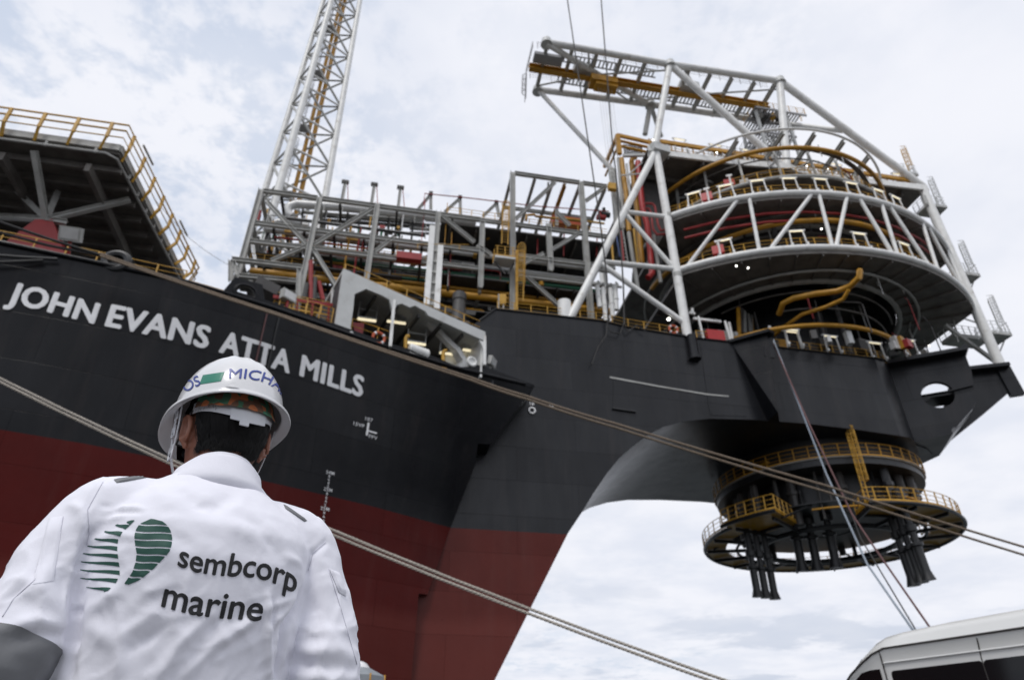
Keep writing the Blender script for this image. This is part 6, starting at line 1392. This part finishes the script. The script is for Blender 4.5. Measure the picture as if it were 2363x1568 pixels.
# ---- head frame: pitched down and turned a little to the left
HC=Vector((.002,.058,1.652)); HM=Matrix.Translation(HC)@Matrix.Rotation(R(4),4,'Z')@Matrix.Rotation(R(-3),4,'Y')@Matrix.Rotation(R(-7),4,'X')
H=lambda x,y,z: HM@Vector((x,y,z))
hx,hy,hz=[(HM.to_3x3()@e) for e in (EX,EY,EZ)]
def head_secs():
    S_=[(-.118,.070,.022,.020),(-.112,.064,.036,.034),(-.098,.050,.052,.052),(-.075,.030,.062,.074),(-.045,.014,.068,.090),(-.015,.006,.0725,.098),(.015,.003,.075,.101),(.045,.000,.075,.100),(.072,-.002,.069,.093),(.095,-.003,.056,.077),(.112,-.003,.037,.052),(.120,-.003,.015,.021)]
    return [(H(0,y,z),hx,hy,a,b) for z,y,a,b in S_]
def body():
    m=MB(); loft(m,head_secs(),32,2.1)
    loft(m,[((.0,.03,1.44),EX,EY,.075,.07),((0,.030,1.53),EX,EY,.058,.060),((0,.040,1.56),EX,EY,.056,.060),(H(0,-.012,-.055),hx,hy,.058,.066),(H(0,-.01,-.01),hx,hy,.06,.07)],26)
    # nose, brow, lips, chin, ears
    limb(m,[H(0,.100,.012),H(0,.112,-.018),H(0,.118,-.034)],[.010,.013,.016],10); blob(m,H(0,.102,-.036),(.019,.014,.010)); blob(m,H(0,.098,-.062),(.022,.010,.006)); blob(m,H(0,.096,-.071),(.020,.010,.007)); blob(m,H(0,.085,-.100),(.020,.016,.013)); blob(m,H(-.032,.092,.016),(.020,.010,.007)); blob(m,H(.032,.092,.016),(.020,.010,.007))
    for s in (-1,1):
        pts=[]
        for i in range(11):
            a=R(-60+i*29); pts.append(H(s*(.079+.010*math.sin(a*.5)**2+.004*(i<7)),-.008-.017*math.cos(a)-.004,-.012+.030*math.sin(a)))
        m.tube(pts,.0058,8); blob(m,H(s*.078,-.008,-.010),(.006,.014,.022)); blob(m,H(s*.078,.003,-.040),(.006,.008,.009))
        # torso filler and arms under the cloth, hands
    loft(m,[((0,0,z),EX,EY,a,b) for z,a,b in ((.95,.14,.09),(1.2,.14,.095),(1.38,.16,.09),(1.46,.09,.07))],24)
    for A_,s in ((LARM,-1),(RARM,1)):
        limb(m,A_,[.04,.047,.043,.042,.04,.04,.034,.026],14)
        w=Vector(A_[-1]); d=(w-Vector(A_[-2])).normalized(); x=d.cross(EZ).normalized(); up=x.cross(d)
        loft(m,[(w,x,up,.026,.019),(w+d*.03,x,up,.038,.016),(w+d*.075,x,up,.041,.014),(w+d*.095,x,up,.037,.011)],16)
        for i,(o,l) in enumerate(((-.029,.062),(-.010,.074),(.010,.078),(.029,.068))):
            b=w+d*.088+x*o; limb(m,[b,b+d*l*.42-up*.006,b+d*l*.75-up*.022,b+d*l*.92-up*.042],[.0098,.0092,.0085,.0068],10)
        b=w+d*.03-x*s*.032; limb(m,[b,b+d*.028-x*s*.022-up*.008,b+d*.056-x*s*.030-up*.018],[.013,.0105,.0085],10)
    return fuse(m,.0040,5)
bme=body(); skin=link_local('body',bme,'skin')
bb=bvh_me(bme)
# eyes, brows, mouth line
for s in (-1,1):
    m=MB(); blob(m,H(s*.031,.092,-.001),.0115); me=bpy.data.meshes.new('eye'); me.from_pydata([tuple(v) for v in m.v],[],m.f); link_local('eye',me,'letter_white',skin)
    m=MB(); blob(m,H(s*.031,.1015,-.001),.0045); me=bpy.data.meshes.new('iris'); me.from_pydata([tuple(v) for v in m.v],[],m.f); link_local('iris',me,'black_hair',skin)
# ---- hair: short cropped cap with loose strands
rnd_=random.Random(5)
def hair():
    HI=HM.inverted(); vs=[];idx={};m=MB()
    def cover_(q):
        # q in head frame: how far above the hair line; the nape runs down to a soft W
        nape=-.078+.006*math.cos(q.x*120)
        if q.y>.012+(.02 if q.z>.03 else 0): return q.z>.075
        ear=abs(q.x)>.060 and q.y>-.034
        if ear: return q.z>.028
        return q.z>nape+max(0,(q.y+.03))*1.2
    keep=[v.index for v in bme.vertices if v.co.z>1.55 and cover_(HI@v.co) and abs((HI@v.co).x)<.0785]
    ks=set(keep); mp_={i:k for k,i in enumerate(keep)}
    def thick(q): return .0035+.0065*min(1,max(0,(q.z+.075)/.05))
    for i in keep:
        v=bme.vertices[i]; q=HI@v.co; t=thick(q); vs.append(v.co+v.normal*(t+.0016*noise.noise(v.co*95)+.0010*noise.noise(v.co*220)))
    fs=[tuple(mp_[i] for i in p.vertices) for p in bme.polygons if all(i in ks for i in p.vertices)]
    m.add(vs,fs)
    # strands: slim tapering blades lying along the scalp, swept down
    for i in keep:
        v=bme.vertices[i]; q=HI@v.co
        if q.z>.05: continue
        for r in range(2):
            n=v.normal; p=v.co+n*(thick(q)*.75)+Vector((rnd_.uniform(-.004,.004),rnd_.uniform(-.004,.004),rnd_.uniform(-.004,.004)))
            dn=(-hz*.9-hy*.25); dn=(dn-n*dn.dot(n)).normalized(); s_=dn.cross(n).normalized(); dn=(dn+s_*rnd_.uniform(-.45,.45)).normalized()
            L=rnd_.uniform(.008,.018)*(1.15 if q.z>-.06 else .6); w=.0005; e=p+dn*L+n*rnd_.uniform(.001,.0035); md=p+dn*L*.5+n*.0022
            m.add([p-s_*w,p+s_*w,md+s_*w*.8,md-s_*w*.8,e],[(0,1,2,3),(3,2,4)])
    me=bpy.data.meshes.new('hair'); me.from_pydata([tuple(v) for v in m.v],[],m.f); me.validate(); return link_local('hair',me,'black_hair',skin)
hair()
# ---- hard hat
def helmet():
    hh=MB(); n=72; rows=[]
    RZ=.036
    def shape(t,f):
        """t angle (0=+x, 90=front), f 0 at the rim .. 1 at the crown"""
        c,s=math.cos(t),math.sin(t); k=math.cos(f*math.pi/2)**.82; z=RZ+.140*math.sin(f*math.pi/2)**1.0
        a,b=.110,.132
        # three low ribs over the crown
        rib=0.
        x=a*c*k
        if f>.25:
            for xc in (0,.030,-.030): rib+=.0032*math.exp(-((x-xc)/.0065)**2)*min(1,(f-.25)/.2)
        return Vector((x,b*s*k-.002,z+rib*.9))
    fs_=[0,.03,.08,.14,.2,.27,.34,.41,.48,.55,.62,.69,.76,.83,.89,.95,.99]
    def flange(t,o,dz):
        s=math.sin(t); c=math.cos(t); pk=max(0,s)**2.2*.040; w=o*(.017+pk); p=shape(t,0); d=Vector((p.x/.110**2,p.y/.132**2,0)).normalized(); return p+d*w+Vector((0,0,dz-pk*o*.28-.004*o))
    ang=[2*math.pi*k/n for k in range(n)]
    outer=[[shape(t,f) for t in ang] for f in fs_[::-1]]
    br=[[flange(t,o,dz) for t in ang] for o,dz in ((.25,-.001),(.6,-.003),(.9,-.004),(1.0,-.006),(1.02,-.010),(.98,-.0125),(.9,-.0115),(.5,-.008),(.1,-.007),(-.1,-.006))]
    inner=[[Vector((p.x*.965,p.y*.972,p.z-.003)) for p in [shape(t,f) for t in ang]] for f in fs_]
    rows=outer+br+inner
    rows=[[HM@p for p in r] for r in rows]
    hh.grid(rows,closed=True); hh.add(rows[0],[tuple(range(n))]); hh.add(rows[-1],[tuple(range(n))[::-1]])
    me=bpy.data.meshes.new('hard_hat'); me.from_pydata([tuple(v) for v in hh.v],[],hh.f)
    bm=bmesh.new(); bm.from_mesh(me); bmesh.ops.recalc_face_normals(bm,faces=bm.faces); bm.to_mesh(me); bm.free(); return link_local('hard_hat',me,'helmet_white')
hat=helmet(); hat_b=bvh_me(hat.data)
kh=lambda *a: [K('h',a[i],a[i+1]) for i in range(0,len(a),2)]
SH=550/1797/1.4818
decal('name_print',[curve_text('MICHAEL',kh(925,302,1080,304,1130,309,1265,331,1345,360,1425,405,1485,458,1525,520,1545,570),lambda s:(102+10*s)*SH,.018,.06,True,1.02,squeeze=1.2),curve_text('OS',kh(437,462,500,428,560,400,612,374),110*SH,.014,.15,True)],'print_blue',.0008,hat,hat_b)
decal('colour_stripe',[([K('h',(635*(1-s_)+875*s_)*(1-t)+(595*(1-s_)+835*s_)*t,(268*(1-s_)+232*s_)*(1-t)+(372*(1-s_)+335*s_)*t) for s_ in [i/8 for i in range(9)] for t in (0,.25,.5,.75,1)],[(i*5+j,i*5+j+1,i*5+j+6,i*5+j+5) for i in range(8) for j in range(4)])],'print_green',.0008,hat,hat_b)
decal('moulded_mark',[([K('h',875+(965-875)*a+(1045-965)*b_,397+(345-397)*a+(415-345)*b_) for a,b_ in ((0,0),(.5,0),(1,0),(1,.5),(1,1),(.5,.5))],[(0,1,5),(1,2,3,5),(5,3,4)])],'helmet_white',.002,hat,hat_b)
def strip(pts,wd,nrm_f,th,name,mat,par):
    """flat strap through pts with width vector from nrm_f(i)"""
    m=MB(); rows=[]
    for i,p in enumerate(pts):
        w,n=nrm_f(i); rows.append([p-w*wd/2-n*th/2,p+w*wd/2-n*th/2,p+w*wd/2+n*th/2,p-w*wd/2+n*th/2])
    m.grid(rows,closed=True); m.add(rows[0],[(0,1,2,3)]); m.add(rows[-1],[(3,2,1,0)])
    me=bpy.data.meshes.new(name); me.from_pydata([tuple(v) for v in m.v],[],m.f); bm=bmesh.new(); bm.from_mesh(me); bmesh.ops.recalc_face_normals(bm,faces=bm.faces); bm.to_mesh(me); bm.free(); return link_local(name,me,mat,par,False)
# headband inside the shell: level in front, dipping at the nape with the adjuster block
def hb(t,dz=0,grow=0.):
    s=math.sin(t); c=math.cos(t); back=max(0,-s); return H((.0855+grow)*c,(.110+grow)*s-.002,.030-.034*back**2.2+dz)
N_=40
strip([hb(R(180+15+i*(150)/N_)) for i in range(N_+1)],.024,lambda i:(hz,(hb(R(195+i*150/N_),0,.01)-hb(R(195+i*150/N_))).normalized()),.002,'headband','strap_white',hat)
strip([hb(R(250+i*50/16),-.004,.003) for i in range(17)],.034,lambda i:(hz,(hb(R(250+i*50/16),0,.01)-hb(R(250+i*50/16))).normalized()),.003,'adjuster','strap_white',hat)
strip([hb(R(262+i*12/6),-.024,.0035) for i in range(7)],.012,lambda i:(hz,(hb(R(262+i*2),0,.01)-hb(R(262+i*2))).normalized()),.004,'adjuster_tab','strap_white',hat)
for a in (215,325): strip([H((.0865)*math.cos(R(a)),(.112)*math.sin(R(a)),.018+i*.008) for i in range(6)],.016,lambda i:(Vector(hx)*math.sin(R(a))*-1+Vector(hy)*math.cos(R(a)),hx*math.cos(R(a))+hy*math.sin(R(a))),.002,'hanger_strap','strap_white',hat)
m=MB(); rows=[]
for j in range(5):
    rows.append([H((.096-.002*j)*math.cos(R(205+i*130/20)),(.121-.003*j)*math.sin(R(205+i*130/20))-.002,(.020+j*.011)-.018*max(0,-math.sin(R(205+i*130/20)))**2+.001*math.sin(i*2.1)) for i in range(21)])
m.grid(rows); me=bpy.data.meshes.new('sweat_cloth'); me.from_pydata([tuple(v) for v in m.v],[],m.f); link_local('sweat_cloth',me,'batik_cloth',hat)
# chin strap on the left side, with slide and buckle, and spectacles
def tubel(path,r,name,mat,par,n=8):
    m=MB(); m.tube(path,r,n); me=bpy.data.meshes.new(name); me.from_pydata([tuple(v) for v in m.v],[],m.f); return link_local(name,me,mat,par)
def sm(pts,k=6):
    P_=[Vector(p) for p in pts]; out=[]
    for i in range(len(P_)-1):
        p0,p1,p2,p3=P_[max(i-1,0)],P_[i],P_[i+1],P_[min(i+2,len(P_)-1)]
        for q in range(k):
            t=q/k; out.append(.5*((2*p1)+(p2-p0)*t+(2*p0-5*p1+4*p2-p3)*t*t+(3*p1-p0-3*p2+p3)*t**3))
    return out+[P_[-1]]
sp_=sm([H(-.104,.004,.034),H(-.103,.012,.005),H(-.098,.030,-.020),H(-.092,.040,-.050),H(-.080,.046,-.085),H(-.055,.060,-.118),H(0,.070,-.128),H(.055,.060,-.118),H(.082,.042,-.08),H(.098,.02,-.02),H(.104,.0,.034)])
strip(sp_,.010,lambda i:(hy,hx),.0018,'chin_strap','strap_white',hat)
sp2=sm([H(-.104,-.020,.034),H(-.101,-.010,.0),H(-.097,.010,-.030),H(-.093,.034,-.050)]); strip(sp2,.007,lambda i:(hy,hx),.0016,'chin_strap','strap_white',hat)
for c,s_ in ((H(-.1045,.002,.024),.010),(H(-.101,.018,-.008),.011),(H(-.0945,.036,-.047),.014)):
    m=MB(); q=[c+hy*(s_*a*.8)+hz*(s_*b) for a,b in ((-1,-1),(1,-1),(1,1),(-1,1))]; m.tube(q,.0022,6,closed=True); m.box(c-hy*s_*.8,c+hy*s_*.8,.003,.004); me=bpy.data.meshes.new('buckle'); me.from_pydata([tuple(v) for v in m.v],[],m.f); link_local('buckle',me,'strap_white',hat)
m=MB(); 
for s in (-1,1): m.tube([H(s*.080,-.012,-.004),H(s*.082,.03,.004),H(s*.074,.092,.004)],.0022,6)
m.tube([H(-.074,.092,.004),H(-.03,.112,.006),H(.03,.112,.006),H(.074,.092,.004)],.002,6)
me=bpy.data.meshes.new('spectacle_frame'); me.from_pydata([tuple(v) for v in m.v],[],m.f); gl=link_local('spectacles',me,'boot_black',man)
for s in (-1,1):
    m=MB(); q=[H(s*.072,.094,.004),H(s*.020,.114,.004),H(s*.022,.114,-.030),H(s*.066,.097,-.028)]; m.plate(q,hy*.0015); me=bpy.data.meshes.new('lens'); me.from_pydata([tuple(v) for v in m.v],[],m.f); link_local('lens',me,'dark_glass',gl,False)
for s in (-1,1):
    m=MB(); loft(m,[((s*.11,-.02,.10),EX,EY,.055,.06),((s*.11,.0,.06),EX,EY,.055,.10),((s*.11,.04,.035),EX,EY,.052,.14),((s*.11,.045,.0),EX,EY,.05,.145)],20); me=bpy.data.meshes.new('boot'); me.from_pydata([tuple(v) for v in m.v],[],m.f); link_local('boot',me,'boot_black')

# ------------------------------------------------------------------ second worker, far behind by the hull
def second_worker():
    p=PD(829,1537,7.0); g_=Vector((p.x,p.y,0)); top=p.z; k=(top+.05)/1.80
    t=T('person','distant person in a white hard hat with a grey amber edged sun brim','person',g_)
    t.rotation_euler=(0,0,R(-20))
    paint('navy_cloth',(.03,.04,.09),.8,.1,20)
    m=MB(); loft(m,[((0,0,z*k),EX,EY,a,b) for z,a,b in ((.84,.16,.11),(1.05,.15,.11),(1.3,.19,.12),(1.42,.17,.10),(1.48,.07,.06))],24)
    for s in (-1,1):
        limb(m,[(s*.12,0,1.41*k),(s*.21,0,1.36*k),(s*.25,.01,1.12*k),(s*.22,-.10,.90*k)],[.06,.065,.05,.038],14)
        limb(m,[(s*.09,0,.9*k),(s*.10,0,.5*k),(s*.11,0,.10*k)],[.095,.07,.06],14)
    me=fuse(m,.012,5); link_local('coverall',me,'navy_cloth',t)
    m=MB(); loft(m,[((0,.0,z*k),EX,EY,a,b) for z,a,b in ((1.40,.055,.055),(1.53,.055,.06),(1.57,.06,.075),(1.63,.072,.095),(1.70,.074,.097),(1.76,.06,.08),(1.79,.02,.03))],20); blob(m,(0,-.10,1.63*k),(.013,.02,.022))
    for s in (-1,1):
        blob(m,(s*.076,.0,1.64*k),(.008,.018,.03)); w=Vector((s*.22,-.10,.90*k)); limb(m,[w,w+Vector((0,-.02,-.05)),w+Vector((0,-.03,-.09))],[.026,.036,.03],12)
        for i in range(4): b=w+Vector((-.027+i*.018,-.03,-.085)); limb(m,[b,b+Vector((0,-.006,-.04)),b+Vector((0,.006,-.072+abs(i-1.5)*.006))],[.0095,.0085,.0065],8)
        b=w+Vector((-s*.03,-.03,-.03)); limb(m,[b,b+Vector((-s*.02,-.02,-.03)),b+Vector((-s*.022,-.025,-.055))],[.012,.01,.008],8)
    link_local('body',fuse(m,.006,4),'skin',t)
    zc=1.70*k; m=MB(); n=32
    rows=[[Vector((.115*math.cos(q)*math.cos(f),.135*math.sin(q)*math.cos(f),zc+.115*math.sin(f))) for q in [2*math.pi*i/n for i in range(n)]] for f in [R(a) for a in (-6,0,10,22,35,48,60,72,82,89)]]
    m.grid(rows,closed=True); m.add(rows[-1],[tuple(range(n))]); me=bpy.data.meshes.new('hard_hat'); me.from_pydata([tuple(v) for v in m.v],[],m.f); link_local('hard_hat',me,'helmet_white',t)
    m=MB(); n=8; oc=[Vector((.285*math.cos(2*math.pi*(i+.25)/n),.285*math.sin(2*math.pi*(i+.25)/n),zc-.035)) for i in range(n)]; ic=[Vector((.117*math.cos(2*math.pi*(i+.25)/n),.137*math.sin(2*math.pi*(i+.25)/n),zc+.045)) for i in range(n)]; dr=[Vector((v.x*1.02,v.y*1.02,v.z-.13)) for v in oc]
    m.grid([ic,oc,dr],closed=True); me=bpy.data.meshes.new('sun_brim'); me.from_pydata([tuple(v) for v in m.v],[],m.f); br=link_local('sun_brim',me,'canopy_grey',t,False)
    m=MB()
    for a,b in zip(oc,dr): m.tube([a*1.0+Vector((0,0,.012)),b],.009,6)
    me=bpy.data.meshes.new('edge_piping'); me.from_pydata([tuple(v) for v in m.v],[],m.f); link_local('edge_piping',me,'amber_paint',br)
    for s in (-1,1):
        m=MB(); loft(m,[((s*.11,-.03,.10),EX,EY,.055,.07),((s*.11,-.05,.05),EX,EY,.05,.12),((s*.11,-.06,.0),EX,EY,.05,.14)],16); me=bpy.data.meshes.new('boot'); me.from_pydata([tuple(v) for v in m.v],[],m.f); link_local('boot',me,'boot_black',t)
second_worker()
